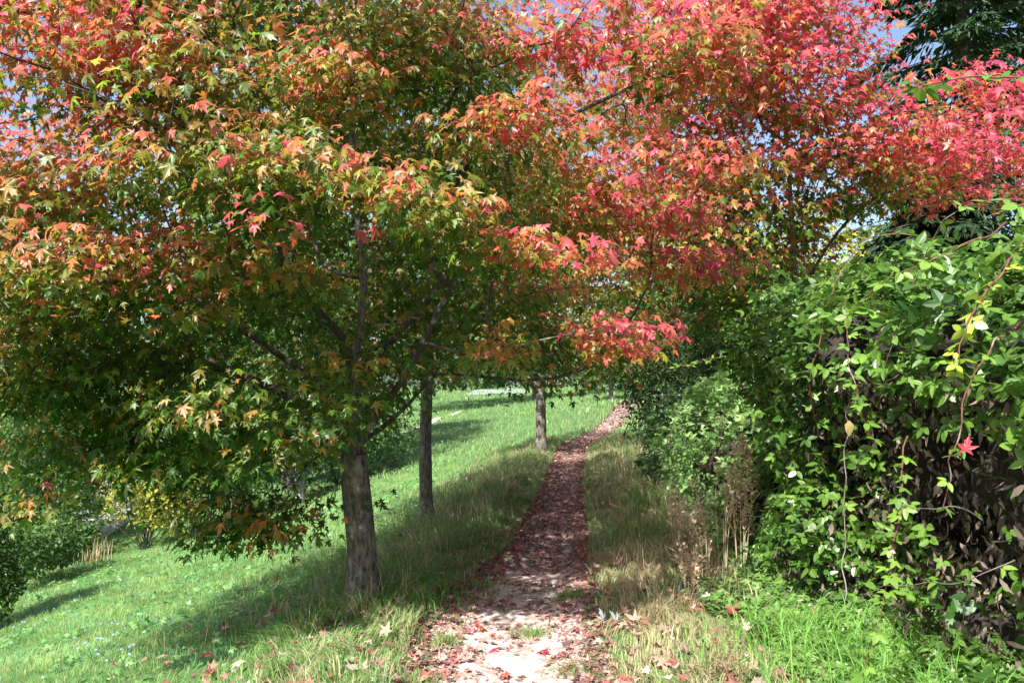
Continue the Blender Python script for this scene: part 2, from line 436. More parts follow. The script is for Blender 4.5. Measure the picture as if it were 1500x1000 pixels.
# ---- big maple in the foreground
bx, by = -1.11, 6.1; bz = gz(bx, by)
def zb1(x, y):   # underside of the crown
    return np.interp(x, [-6, -3.6, -3.0, -2.5, -2.1, -1.7, -1.2, -.3, .5, 2.5], [2.2, 1.35, .9, .78, .58, .85, 1.25, 1.5, 1.7, 2.2]) + np.where(y < 6.1, .17, .10) * np.abs(y - 6.1)
def in1(P):
    q = (P - np.array([-1.5, 6.1, 3.1])) / np.array([3.0, 2.9, 2.75])
    rr = np.linalg.norm(q, axis=1)
    n = noise(P, 2.6, 77, 2)
    shell = (rr < 1 + .16 * n) & (rr > .30 + .25 * rng(5).random(len(P)))
    return shell & (P[:, 2] > zb1(P[:, 0], P[:, 1]) + .18 * noise(P[:, :2], 1.2, 6)) 
def keep1(P):
    z = P[:, 2]; k = 1 / math.tan(SUN_EL)     # crown cut back where its shadow would darken the near path
    xs_, ys_ = P[:, 0] + SH[0] * k * z, P[:, 1] + SH[1] * k * z
    sp_ = np.zeros(len(P), bool)
    for c0, rd, amp in SPRAYS: sp_ |= np.sum(((P - c0) / (rd * 1.25)) ** 2, 1) < 1
    x1, y1 = P[:, 0] + SH[0] * k * (z - 1.1), P[:, 1] + SH[1] * k * (z - 1.1)
    thin = (x1 > 1.3) & (x1 < 2.9) & (y1 > 5.6) & (y1 < 8.8) & (noise(P, .8, 93, 2) > -.25) & (z > 2) & ~sp_  # gaps shaped into the crown so sun reaches the lower brambles
    return ~thin & (P[:, 1] > 3.3) & (z > .42) & (sp_ | (P[:, 1] > 3.5 + 1.0 * sstep(-1.4, -2.2, P[:, 0]) * sstep(2.3, 1.7, z) + .3 * noise(P, .9, 92))) & ~(~sp_ & (ys_ < 5.75 + 1.1 * sstep(-.3, .6, xs_) + .5 * noise(P, 1.2, 90)) & (xs_ > -.75))
SPR = [(20, 560, 210, 560, 5.4, 30, .25), (60, 650, 260, 670, 5.6, 26, .05), (230, 600, 420, 640, 5.5, 20, -.05), (90, 400, 400, 380, 4.4, 26, .1), (40, 470, 200, 450, 4.6, 14, .15), (60, 90, 260, 70, 4.4, 22, .55), (0, 270, 140, 300, 4.5, 16, .6), (150, 200, 330, 170, 4.6, 18, .5), (760, 60, 900, 40, 4.6, 20, .8), (780, 300, 1000, 330, 4.9, 22, .5), (960, 390, 1070, 400, 5.3, 16, .7), (560, 60, 700, 40, 5.0, 14, .3),
       (300, 240, 520, 250, 3.9, 26, .40), (520, 270, 690, 320, 3.9, 22, .95), (660, 370, 900, 370, 4.2, 30, 1.25), (650, 190, 840, 180, 4.4, 18, .9),
       (390, 620, 490, 640, 4.9, 9, .7), (95, 705, 130, 700, 5.2, 6, .7), (722, 490, 740, 545, 4.7, 9, .6), (870, 500, 960, 480, 4.8, 12, .7),
       (330, 770, 430, 740, 5.9, 14, -.9), (310, 790, 400, 800, 5.7, 8, -.9), (150, 385, 170, 380, 4.2, 5, .8), (400, 320, 420, 312, 3.8, 4, .9),
       (950, 120, 1080, 60, 4.5, 24, .7), (900, 240, 1090, 250, 4.6, 22, .7), (500, 545, 540, 540, 5.3, 5, .4), (0, 560, 60, 520, 4.8, 8, .45), (420, 120, 520, 110, 4.3, 16, .6)]
SPRAYS = []; EX1 = []
_r = rng(808)
for a_, b_, c_, d_, dd_, n_, am_ in SPR:
    t_ = _r.random(n_)[:, None]; p0, p1 = at(a_, b_, dd_), at(c_, d_, dd_)
    EX1.append(p0 * (1 - t_) + p1 * t_ + _r.normal(size=(n_, 3)) * np.array([.12, .24, .09]))
    rr0 = np.abs(p1 - p0) / 2 * .8 + np.array([.16, .34, .10]); SPRAYS.append(((p0 + p1) / 2, rr0, am_ * .40))
EX1 = np.vstack(EX1)
def red1(P):
    q = np.linalg.norm((P - np.array([-1.45, 6.6, 3.0])) / np.array([3.1, 3.2, 3.2]), axis=1)
    x, z = P[:, 0], P[:, 2]
    spray = noise(P * np.array([1, 1, 1.6]), 1.1, 4242, 2)
    t = -.12 + .50 * np.clip((q - .60) / .38, 0, 1) * (.5 + .6 * np.clip(spray + .35, 0, 1)) + .12 * np.clip(z - 2.5, -1.8, 1) + .09 * np.clip(x + 1.0, -.6, 2.6) + .30 * sstep(-.8, -3.2, x) * sstep(1.7, 2.9, z) + .07
    for c0, rd, amp in SPRAYS: t = t + amp * np.exp(-np.sum(((P - c0) / rd) ** 2, 1))
    return t
tr = [(bx, by, bz), (bx - .03, by, bz + .5), (bx - .09, by, bz + 1.1), (bx - .09, by, 1.1), (bx - .12, by + .05, 1.6), (bx - .05, by + .1, 2.4), (bx - .15, by + .1, 3.4), (bx - .1, by + .1, 4.6), (bx, by, 5.8)]
f0 = tr[3]
def P_(*a): return [tuple(at(*q)) for q in a]
limbs1 = [[f0] + P_((560, 600, 6.0), (605, 530, 5.9), (650, 440, 5.8), (690, 350, 5.9)),
          [tr[4]] + P_((505, 500, 5.9), (455, 440, 5.6), (400, 330, 5.9), (370, 240, 6.0)),
          [tr[4]] + P_((470, 560, 6.2), (380, 500, 6.2), (280, 430, 6.1), (180, 340, 6.0)),
          [f0] + P_((470, 610, 6.0), (380, 560, 5.8), (270, 530, 5.6), (150, 555, 5.5)),
          [tr[4]] + P_((600, 470, 6.8), (720, 330, 7.4), (770, 270, 7.6)),
          [tr[5]] + P_((470, 380, 6.6), (430, 250, 7.0), (300, 120, 7.4)),
          [f0] + P_((590, 600, 6.3), (660, 520, 6.6), (740, 440, 6.6))]
maple('maple_tree', 'big foreground maple turning red above a grey trunk on the lawn edge', (bx, by, bz), .116, tr, limbs1, in1,
      ((-5, 2.8, .4), (2.2, 9.6, 7.6)), 1850, 78000, .053, MAPLE, red1, 11, bz + 1.0, keep=keep1, spray=.20, extra=EX1, dens=lambda C: .06 + .22 * sstep(-2.5, -3.4, C[:, 0]) * (C[:, 2] > 2.5) + .5 * (C[:, 0] > -2.1) * (C[:, 0] < -.1) * (C[:, 1] < 6.0) * (C[:, 2] < 2.5) + .42 * sstep(-.9, .2, C[:, 0]) * sstep(1.9, 2.6, C[:, 2]))

# ---- second maple in the row
def egg(c0, rad, zb, hollow=.35, seed=1, wob=.18):
    def f(P):
        q = (P - np.array(c0)) / np.array(rad); rr = np.linalg.norm(q, axis=1)
        return (rr < 1 + wob * noise(P, 2.4, seed, 2)) & (rr > hollow * rng(seed).random(len(P)) * 1.6) & (P[:, 2] > zb + .15 * noise(P[:, :2], 1.3, seed + 1))
    return f
def redf(c0, rad, a, b, cz, cx=0.):
    def f(P):
        q = np.linalg.norm((P - np.array(c0)) / np.array(rad), axis=1)
        return a + b * np.clip((q - .4) / .6, 0, 1) + cz * (P[:, 2] - c0[2]) + cx * (P[:, 0] - c0[0])
    return f
x, y = -1.07, 10.1; z = gz(x, y)
maple('maple_tree', 'slim maple standing behind the big foreground maple with sunlit patches on its trunk', (x, y, z), .086,
      [(x, y, z), (x - .02, y, z + 1), (x, y, z + 1.8), (x + .06, y, z + 3), (x, y, z + 4.6), (x, y, z + 6)], [],
      egg((x - .25, y + .2, 4.1), (2.6, 2.8, 2.9), 1.75, seed=21), ((-4.2, 6.9, 1.4), (2.8, 13.4, 8.2)), 750, 19000, .078, MAPLE_S,
      redf((x, y, 4.2), (3.0, 3, 3.2), .0, .45, .10, .07), 21, z + 2.0)
x, y = .66, 18.2; z = gz(x, y)
maple('maple_tree', 'maple with a straight dark trunk at the left edge of the leaf strewn footpath', (x, y, z), .125,
      [(x, y, z), (x, y, z + 1), (x, y, z + 2), (x + .03, y, z + 3.5), (x, y, z + 6)], [],
      egg((x, y, 4.6), (3.4, 3.2, 3.3), 1.75, seed=31), ((-3.2, 14.6, 1.4), (4.5, 22, 8.2)), 700, 17000, .09, MAPLE_S,
      redf((x, y, 4.2), (3.4, 3, 3.4), -.02, .35, .09, .08), 31, z + 1.7)
x, y = 4.95, 40.; z = gz(x, y)
maple('maple_tree', 'small distant maple on the lit grass where the footpath bends away', (x, y, z), .11,
      [(x, y, z), (x, y, z + 1), (x, y, z + 1.5), (x, y, z + 3), (x, y, z + 4.6)], [],
      egg((x, y, z + 3.6), (2.4, 2.4, 2.5), z + 1.1, seed=41), ((2, 37, z + 1), (8, 43, z + 6.4)), 260, 3200, .2, MAPLE_S,
      redf((x, y, z + 3.4), (2.6, 3, 3.), -.1, .2, .05), 41, z + 1.2)

# ---- crimson maple beyond the bramble bank
x, y = 4.0, 11.6; z = gz(x, y)
def inr(P):
    a = np.linalg.norm((P - np.array([3.4, 11.8, 5.6])) / np.array([1.65, 2.0, 3.9]), axis=1)
    b = np.linalg.norm((P - np.array([6.0, 10.8, 4.75])) / np.array([2.1, 1.9, .8]), axis=1)
    cc = np.linalg.norm((P - np.array([3.0, 10.6, 6.6])) / np.array([1.9, 1.8, 2.0]), axis=1)
    n = .17 * noise(P, 2., 55, 2)
    e = np.linalg.norm((P - np.array([2.9, 11.4, 3.7])) / np.array([1.5, 1.5, 1.2]), axis=1)
    m = np.minimum(np.minimum(np.minimum(a, b), cc), e)
    zb = np.interp(P[:, 0], [1.5, 3.2, 4.0, 5, 7], [2.2, 2.2, 3.0, 4.1, 4.0])
    return (m < 1 + n) & (P[:, 2] > zb + .2 * noise(P[:, :2], 1.2, 6))
maple('maple_tree', 'bright crimson maple rising behind the bramble bank on the right', (x, y, z), .12,
      [(x, y, z), (x + .05, y, z + 1.4), (x + .15, y, z + 2.6), (x + .1, y, z + 4), (x, y, z + 6.5)],
      [[(x + .15, y, z + 2.6), (4.8, 11.3, 3.9), (5.8, 11, 4.6), (7, 10.8, 5.1)]],
      inr, ((1, 8.4, 2), (8.6, 14, 9.2)), 1150, 30000, .09, MAPLE_S,
      lambda P: redf((4.2, 11.8, 4.2), (3, 2.6, 3.6), .28, .38, .13, .06)(P) + .16 * rng(3).normal(size=len(P)) - .25 * sstep(4.2, 2.8, P[:, 2]) * (P[:, 0] < 4), 51, z + 1.5, clump_s=.95, dens=lambda C: .20)

# ------------------------------------------------------------------ far broadleaf trees, shrubs, conifers
def blobs_leaves(blobs, n, size, templ, col, seed, shell=.45, jitter=.12, up=.6, mat=None, sel=None):
    """leaves in the outer part of overlapping ellipsoids; blobs: (centre, radii)"""
    r = rng(seed); B = [(np.array(a, float), np.array(b, float)) for a, b in blobs]
    wts = np.array([np.mean(b[1]) ** 2 for b in B]); wts /= wts.sum()
    pick = r.choice(len(B), size=n, p=wts)
    C = np.array([b[0] for b in B])[pick]; R = np.array([b[1] for b in B])[pick]
    d = unit(r.normal(size=(n, 3))); rad = 1 - shell * r.random(n) ** 1.5
    P = C + d * R * (rad[:, None]) * (1 + jitter * noise(C + d * R, np.mean(R) * .8, seed + 2, 2))[:, None]
    deep = np.zeros(n, bool)
    for c0, r0 in B: deep |= np.linalg.norm((P - c0) / r0, axis=1) < 1 - shell * 1.15
    gaps = noise(P, np.mean([np.mean(b[1]) for b in B]) * .7, seed + 3, 2) < -.55
    k = ~deep & ~gaps & (P[:, 2] > H(P[:, 0], P[:, 1]) + .03)
    if sel is not None: k &= sel(P, r)
    P, d = P[k], d[k]; n = len(P)
    out = unit(d / 1.0)
    T = out * .6 + r.normal(size=(n, 3)) * .55; T[:, 2] -= .35
    N = out * .55 + np.array([0, 0, up]) + r.normal(size=(n, 3)) * .45
    s = size * np.clip(r.normal(1, .25, n), .5, 1.6)
    V, Fc, own = scatter(P, T, N, s, templ, r.uniform(0, .5, n), r)
    cl = noise(P, np.mean(R) * .9, seed + 4, 2)
    c0 = np.array(col[0]); c1 = np.array(col[1]); f = np.clip(.5 + .35 * cl + .22 * r.normal(size=n), 0, 1)[:, None]
    cc = (c0 * (1 - f) + c1 * f) * r.uniform(.75, 1.25, (n, 1))
    return V, Fc, np.clip(cc, .004, .9)[own]

def far_tree(name, label, cat, x, y, height, radius, n, size, col, seed, bare=.22, bark=None, nb=16, tall=1.0, group='trees beyond the lawn', trunk_r=None, templ=DIAM, lean=0.):
    r = rng(seed); z = gz(x, y); root = thing(name, label, cat, (x, y, z), group)
    trunk_r = trunk_r or height * .018
    tp = [(x, y, z - .2), (x + lean * .3, y, z + height * .35), (x + lean * .7, y + .1, z + height * .65), (x + lean, y, z + height * .93)]
    sp = smooth_line(tp, 6); nn = len(sp)
    lst = [(sp, trunk_r * (1 - .85 * np.linspace(0, 1, nn)) + .01, 10)]
    bl = []
    for k in range(nb):
        t = bare + (1 - bare) * (k + .5) / nb; h = z + height * t
        env = math.sin(math.pi * min(1, (t - bare) / (1 - bare) * .86 + .14)) ** .7
        a = k * 2.4 + r.uniform(-.4, .4); rr = radius * env * r.uniform(.35, .75)
        cpt = np.array([x + lean * t + math.cos(a) * rr, y + math.sin(a) * rr, h])
        br = radius * (.34 + .18 * r.random()) * (.6 + .4 * env)
        bl.append((cpt, (br, br, br * .8 * tall)))
        j = int(np.clip((t - .18) * nn, 1, nn - 2)); s0 = sp[j]
        lst.append((smooth_line([s0, (s0 + cpt) / 2 + np.array([0, 0, .12 * radius]), cpt], 4), np.linspace(trunk_r * .32, .012, 9), 5))
    tubes('trunk', lst[:1], bark or M_BARKD, root); tubes('branches', lst[1:], bark or M_BARKD, root)
    V, Fc, cc = blobs_leaves(bl, n, size, templ, col, seed + 50, shell=.7)
    mesh('crown', V, Fc, M_FAR, root, cc)
    return root

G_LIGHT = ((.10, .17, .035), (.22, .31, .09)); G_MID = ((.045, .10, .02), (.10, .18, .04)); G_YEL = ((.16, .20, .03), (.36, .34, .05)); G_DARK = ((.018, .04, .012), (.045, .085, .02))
G_GREY = ((.07, .12, .05), (.16, .22, .10))
far_tree('poplar_tree', 'pale green poplar standing beyond the road at the left edge', 'poplar', -16.5, 27, 11.5, 3.6, 13000, .17, G_LIGHT, 101, .1)
far_tree('poplar_tree', 'bright green poplar just right of the pale road, seen under the maple branches', 'poplar', -11.2, 30, 9.5, 3.0, 11000, .17, G_LIGHT, 102, .12)
far_tree('broadleaf_tree', 'tall mid green tree beyond the lawn behind the big maple trunk', 'tree', -7.8, 28, 13.0, 3.4, 13000, .2, G_MID, 103, .15)
far_tree('birch_tree', 'tall pale barked tree showing its whitish trunk above the big maple', 'birch tree', -6.6, 25, 13, 2.3, 6000, .15, G_GREY, 104, .35, M_BIRCH, trunk_r=.16)
far_tree('broadleaf_tree', 'grey green tree on the far slope left of the slim maple trunk', 'tree', -5, 46, 15, 5.0, 12000, .26, G_GREY, 105, .16)
far_tree('broadleaf_tree', 'tall green tree far behind the footpath maple', 'tree', 1.5, 50, 15.5, 4.6, 12000, .26, G_LIGHT, 106, .30)
far_tree('broadleaf_tree', 'soft green tree beyond the bend of the footpath', 'tree', 9.5, 46, 11.5, 4.4, 12000, .24, G_LIGHT, 107, .12)
far_tree('broadleaf_tree', 'dense green tree between the footpath maple and the crimson maple', 'tree', 5.6, 24, 6.8, 2.6, 12000, .13, G_MID, 108, .12)
far_tree('broadleaf_tree', 'yellow green tree behind the crimson maple trunk', 'tree', 6.4, 18.5, 5.2, 2.2, 10000, .11, G_YEL, 109, .15, lean=.5)
far_tree('broadleaf_tree', 'low bushy tree closing the view behind the pale strip, left of the footpath maple', 'tree', -4.5, 97, 9, 6.5, 9000, .42, G_MID, 111, .02)
far_tree('broadleaf_tree', 'dull green bushy tree closing the view directly behind the footpath maple', 'tree', 4.5, 99, 8, 6.5, 9000, .42, G_GREY, 112, .02)
far_tree('broadleaf_tree', 'pale green bushy tree on the rise above the bend of the footpath', 'tree', 9, 66, 6, 5.0, 9000, .3, G_LIGHT, 113, .02)
far_tree('broadleaf_tree', 'grey green tree far off at the left behind the poplars', 'tree', -16, 55, 17, 6.0, 12000, .3, G_GREY, 110, .1)

def shrub(name, label, cat, blobs, n, size, col, seed, templ=DIAM, group=None, mat=None, stems=True, sel=None):
    c0 = np.mean([b[0] for b in blobs], 0); base = (c0[0], c0[1], gz(c0[0], c0[1]))
    root = thing(name, label, cat, base, group); r = rng(seed)
    V, Fc, cc = blobs_leaves(blobs, n, size, templ, col, seed, shell=.6, jitter=.2, sel=sel)
    mesh('foliage', V, Fc, mat or M_FAR, root, cc)
    lst = []
    for b in blobs:
        for k in range(3):
            e = np.array(b[0]) + r.normal(size=3) * np.array(b[1]) * .45
            s = np.array([base[0] + r.normal() * .05, base[1] + r.normal() * .05, 0]); s[2] = gz(s[0], s[1]) - .05
            lst.append((smooth_line([s, (s + e) / 2 + r.normal(size=3) * .08, e], 4), np.linspace(.018, .006, 9), 5))
    tubes('stems', lst, M_BARKD, root)
    return root
def blob(px, py, d, r0): return (tuple(at(px, py, d)), r0)
GS = 'shrubs along the far edge of the lawn'
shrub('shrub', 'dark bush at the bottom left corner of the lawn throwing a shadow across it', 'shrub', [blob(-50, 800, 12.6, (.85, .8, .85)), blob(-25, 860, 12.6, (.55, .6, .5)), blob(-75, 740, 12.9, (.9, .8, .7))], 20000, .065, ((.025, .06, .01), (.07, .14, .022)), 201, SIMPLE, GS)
shrub('shrub', 'broad tall dark green bush left of the gap showing the pale road', 'shrub', [blob(60, 770, 21, (1.5, 1.3, 1.2)), blob(20, 690, 22, (1.7, 1.4, 1.6)), blob(100, 680, 23, (1.5, 1.3, 1.5)), blob(-40, 760, 20, (1.6, 1.2, 1.6)), blob(80, 600, 24, (1.7, 1.4, 1.6)), blob(75, 790, 18.5, (.75, .6, .6)), blob(110, 790, 20.5, (.6, .6, .5)), blob(35, 810, 17.5, (.6, .6, .6))], 30000, .12, G_MID, 202, DIAM, GS)  # last low blobs added to stand in for shade on the road
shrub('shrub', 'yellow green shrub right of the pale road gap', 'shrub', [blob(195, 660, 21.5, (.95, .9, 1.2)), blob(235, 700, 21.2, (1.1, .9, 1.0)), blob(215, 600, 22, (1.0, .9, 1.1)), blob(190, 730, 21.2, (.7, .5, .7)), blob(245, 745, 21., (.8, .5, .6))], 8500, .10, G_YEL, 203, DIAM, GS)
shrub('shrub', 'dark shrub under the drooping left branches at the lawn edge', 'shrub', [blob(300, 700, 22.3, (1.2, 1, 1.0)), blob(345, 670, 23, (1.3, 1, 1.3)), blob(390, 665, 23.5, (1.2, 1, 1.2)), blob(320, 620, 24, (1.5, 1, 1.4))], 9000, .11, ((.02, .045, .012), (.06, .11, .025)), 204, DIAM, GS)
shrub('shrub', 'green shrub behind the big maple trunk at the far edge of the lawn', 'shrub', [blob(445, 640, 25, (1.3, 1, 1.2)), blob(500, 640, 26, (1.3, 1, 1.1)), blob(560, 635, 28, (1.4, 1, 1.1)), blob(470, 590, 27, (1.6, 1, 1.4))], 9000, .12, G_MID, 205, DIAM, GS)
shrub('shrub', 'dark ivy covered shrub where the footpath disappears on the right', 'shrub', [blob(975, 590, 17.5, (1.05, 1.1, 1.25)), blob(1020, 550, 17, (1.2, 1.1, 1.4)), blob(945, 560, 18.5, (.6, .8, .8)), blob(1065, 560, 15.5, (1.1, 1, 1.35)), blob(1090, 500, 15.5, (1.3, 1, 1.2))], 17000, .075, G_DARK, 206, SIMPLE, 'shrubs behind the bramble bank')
shrub('shrub', 'grey green shrub below the crimson maple behind the bramble bank', 'shrub', [blob(1010, 480, 19, (1.2, 1, 1.1)), blob(1090, 460, 18, (1.3, 1, 1.2)), blob(1160, 470, 15, (1.2, 1, 1.1)), blob(1200, 500, 13, (1.1, 1, 1.1))], 12000, .08, ((.05, .09, .03), (.12, .18, .06)), 207, SIMPLE, 'shrubs behind the bramble bank')

def conifer(label, x, y, height, rad, n, seed, col, low=.05):
    r = rng(seed); z = gz(x, y); root = thing('conifer_tree', label, 'conifer', (x, y, z), 'dark conifers at the right')
    sp = np.array([(x, y, z - .2), (x, y, z + height * .5), (x, y, z + height)])
    tubes('trunk', [(smooth_line(sp, 8), np.linspace(height * .02, .02, 17), 10)], M_BARKD, root)
    lst = []; P = []; T = []; N = []
    nb = 95; per = n // nb
    for k in range(nb):
        t = low + (1 - low) * (k / nb) ** .9; h = z + height * t; a = k * 2.399 + r.normal() * .2
        Lb = rad * (1 - t) ** .75 * r.uniform(.75, 1.12) + .25
        dv = np.array([math.cos(a), math.sin(a), 0]); side = np.array([-dv[1], dv[0], 0])
        s = np.linspace(0, 1, 8)[:, None]
        pts = np.array([x, y, h]) + dv * Lb * s + np.array([0, 0, 1]) * Lb * (.10 * s - .34 * s ** 2 + .06 * s ** 4)
        lst.append((pts, np.linspace(.035 * (1.2 - t), .006, 8), 4))
        u = r.random(per) ** .75; q = np.interp(u, np.linspace(0, 1, 8), np.arange(8)); i0 = np.minimum(q.astype(int), 6); f = (q - i0)[:, None]
        c0 = pts[i0] * (1 - f) + pts[i0 + 1] * f
        wd = .30 * Lb * (1.05 - u) * .9 + .06
        sd_ = r.uniform(-1, 1, per)
        c0 = c0 + side * (sd_ * wd)[:, None] - np.array([0, 0, 1]) * (np.abs(sd_) * wd * .35 + r.random(per) * .10)[:, None]
        P.append(c0); T.append(dv * .8 + side * sd_[:, None] * 1.0 + np.array([0, 0, -.45]) + r.normal(size=(per, 3)) * .25)
        N.append(np.array([0, 0, 1.]) + r.normal(size=(per, 3)) * .35)
    tubes('branches', lst, M_BARKD, root)
    P, T, N = map(np.vstack, (P, T, N)); m = len(P)
    V, Fc, own = scatter(P, T, N, .27 * r.uniform(.6, 1.3, m), NEEDLE, r.uniform(0, .6, m), r)
    f = np.clip(.45 + .35 * noise(P, 1.2, seed, 2) + .2 * r.normal(size=m), 0, 1)[:, None]
    cc = np.array(col[0]) * (1 - f) + np.array(col[1]) * f
    mesh('crown', V, Fc, M_CON, root, cc[own])
conifer('large dark conifer at the right edge behind the crimson maple', 12.2, 21, 17, 5.6, 34000, 301, ((.016, .04, .014), (.06, .12, .035)))
conifer('dark conifer with boughs reaching left against the sky below the crimson leaves', 10.0, 18.5, 6.4, 4.2, 22000, 302, ((.012, .03, .012), (.035, .07, .025)))
conifer('blue green conifer farther off in the top right corner', 19.5, 29, 19, 4.8, 16000, 303, ((.03, .065, .03), (.09, .15, .075)))

# ------------------------------------------------------------------ bramble bank
def cane(parent, pts, r0, r1, leafn, seed, lsize=.085, col=((.06, .14, .02), (.14, .25, .04)), templ=TRI, n=10, mat=None):
    r = rng(seed); sp = smooth_line(pts, n); m = len(sp)
    sp = sp + (np.stack([noise(sp, .22, seed + q_, 2) for q_ in (1, 2, 3)], 1) * .012)
    o = tubes('cane', [(sp, np.linspace(r0, r1, m), 6)], mat or M_CANE, parent)
    q = np.linspace(.08, 1, leafn) * (m - 1); i0 = np.minimum(q.astype(int), m - 2); f = (q - i0)[:, None]
    P = sp[i0] * (1 - f) + sp[i0 + 1] * f; tang = unit(sp[i0 + 1] - sp[i0])
    side = unit(np.cross(tang, np.array([0, 0, 1.])) + 1e-3) * np.where(np.arange(leafn) % 2, 1, -1)[:, None]
    T = side * .9 + tang * .5 + r.normal(size=(leafn, 3)) * .3; N = np.array([0, -.4, 1.]) + r.normal(size=(leafn, 3)) * .35
    V, Fc, own = scatter(P + side * .012, T, N, lsize * r.uniform(.7, 1.25, leafn), templ, r.uniform(.1, .5, leafn), r)
    f = r.random((leafn, 1)); cc = np.array(col[0]) * (1 - f) + np.array(col[1]) * f
    mesh('leaves', V, Fc, M_BRAM, o, cc[own])
    return o
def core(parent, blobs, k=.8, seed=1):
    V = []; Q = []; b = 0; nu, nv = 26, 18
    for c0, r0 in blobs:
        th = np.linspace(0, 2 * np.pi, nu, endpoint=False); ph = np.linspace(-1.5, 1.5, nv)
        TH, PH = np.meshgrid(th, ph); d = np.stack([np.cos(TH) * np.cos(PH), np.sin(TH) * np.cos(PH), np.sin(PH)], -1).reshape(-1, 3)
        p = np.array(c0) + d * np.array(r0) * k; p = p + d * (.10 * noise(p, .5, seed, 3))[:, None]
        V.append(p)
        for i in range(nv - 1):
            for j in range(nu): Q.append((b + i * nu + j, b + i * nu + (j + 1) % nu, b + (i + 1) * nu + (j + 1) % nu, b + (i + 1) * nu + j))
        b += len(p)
    return mesh('dark_core', np.vstack(V), np.array(Q), M_CORE, parent)  # solid dark filler inside the hedge, added to stop light leaking through
def bramble(label, blobs, n, size, seed, col, dead_n, dead_box, sel=None, group='brambles along the right of the footpath'):
    c0 = np.mean([b[0] for b in blobs], 0); root = thing('bramble_bush', label, 'bramble', (c0[0], c0[1], gz(c0[0], c0[1])), group)
    r = rng(seed)
    V, Fc, cc = blobs_leaves(blobs, n, size, TRI, col, seed, shell=.24, jitter=.16, up=.9, sel=sel)
    mesh('foliage', V, Fc, M_BRAM, root, cc)
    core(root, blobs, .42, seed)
    # hanging dead leaves
    B = [(np.array(a), np.array(b)) for a, b in blobs]
    pick = r.integers(0, len(B), dead_n * 3); d = unit(r.normal(size=(dead_n * 3, 3)) * np.array([1, 1, .8]))
    P = np.array([b[0] for b in B])[pick] + d * np.array([b[1] for b in B])[pick] * r.uniform(.6, .97, (dead_n * 3, 1))
    k = (P[:, 2] > .05) & dead_box(P); P = P[k][:dead_n]; d = d[k][:dead_n]; m = len(P)
    if m:
        T = np.array([0, 0, -1.]) + r.normal(size=(m, 3)) * .45; N = d + r.normal(size=(m, 3)) * .6
        V, Fc, own = scatter(P, T, N, .058 * r.uniform(.35, 1.5, m), DEADT, r.uniform(-.8, .9, m), r)
        f = r.random((m, 1)) ** 1.4; cc = np.array([.035, .026, .017]) * (1 - f) + np.array([.26, .21, .16]) * f
        mesh('dead_leaves', V, Fc, M_DEAD, root, cc[own])
    return root
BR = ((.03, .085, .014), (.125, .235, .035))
near_blobs = [((3.05, 3.1, .95), (1.15, 1.1, 1.35)), ((3.15, 4.3, 1.05), (1.3, 1.1, 1.35)), ((3.15, 5.5, 1.05), (1.35, 1.1, 1.42)), ((3.3, 6.6, 1.0), (1.35, 1.1, 1.4)), ((4.6, 4.8, 1.1), (1.5, 2.2, 1.35)), ((2.6, 5.6, .35), (.8, .9, .55)), ((2.55, 4.9, 1.85), (.85, .9, .55)), ((2.5, 6.0, 1.8), (.85, .9, .6)), ((2.7, 3.8, 1.75), (.85, .9, .5)), ((2.7, 3.0, 1.25), (.8, .8, .8)), ((2.75, 4.2, .3), (.75, .8, .5))]
def near_sel(P, r):
    dead = (P[:, 1] < 4.9) & (P[:, 2] < 1.55) & (P[:, 2] > .35) & (P[:, 0] < 3.2)
    hole = noise(P, .8, 600, 2) < .14
    return ~(dead & (r.random(len(P)) < .75)) & ~(hole & (P[:, 2] < 1.75) & (P[:, 2] > .3) & (r.random(len(P)) < .86))
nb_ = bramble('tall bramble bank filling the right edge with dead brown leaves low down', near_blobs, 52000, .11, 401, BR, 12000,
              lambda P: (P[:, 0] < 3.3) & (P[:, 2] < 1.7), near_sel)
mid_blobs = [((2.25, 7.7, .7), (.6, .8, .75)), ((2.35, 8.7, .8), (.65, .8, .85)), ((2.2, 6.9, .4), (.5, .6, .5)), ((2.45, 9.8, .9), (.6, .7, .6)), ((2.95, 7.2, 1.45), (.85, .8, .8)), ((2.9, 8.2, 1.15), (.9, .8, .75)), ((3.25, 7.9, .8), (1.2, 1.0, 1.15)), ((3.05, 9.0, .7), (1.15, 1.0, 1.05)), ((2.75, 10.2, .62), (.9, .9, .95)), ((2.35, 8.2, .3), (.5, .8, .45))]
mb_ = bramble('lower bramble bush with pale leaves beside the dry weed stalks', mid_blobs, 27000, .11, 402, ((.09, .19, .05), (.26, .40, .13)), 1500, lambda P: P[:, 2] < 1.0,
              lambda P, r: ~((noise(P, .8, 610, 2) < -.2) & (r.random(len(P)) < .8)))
fb_ = bramble('shaded bramble clump behind the lower bush near the dark ivy shrub', [((2.9, 12.2, .55), (.95, 1.0, .8)), ((3.2, 13.6, .6), (1.0, 1.0, .95))], 5000, .11, 403, ((.03, .07, .015), (.09, .16, .04)), 500, lambda P: P[:, 2] < 1.0)
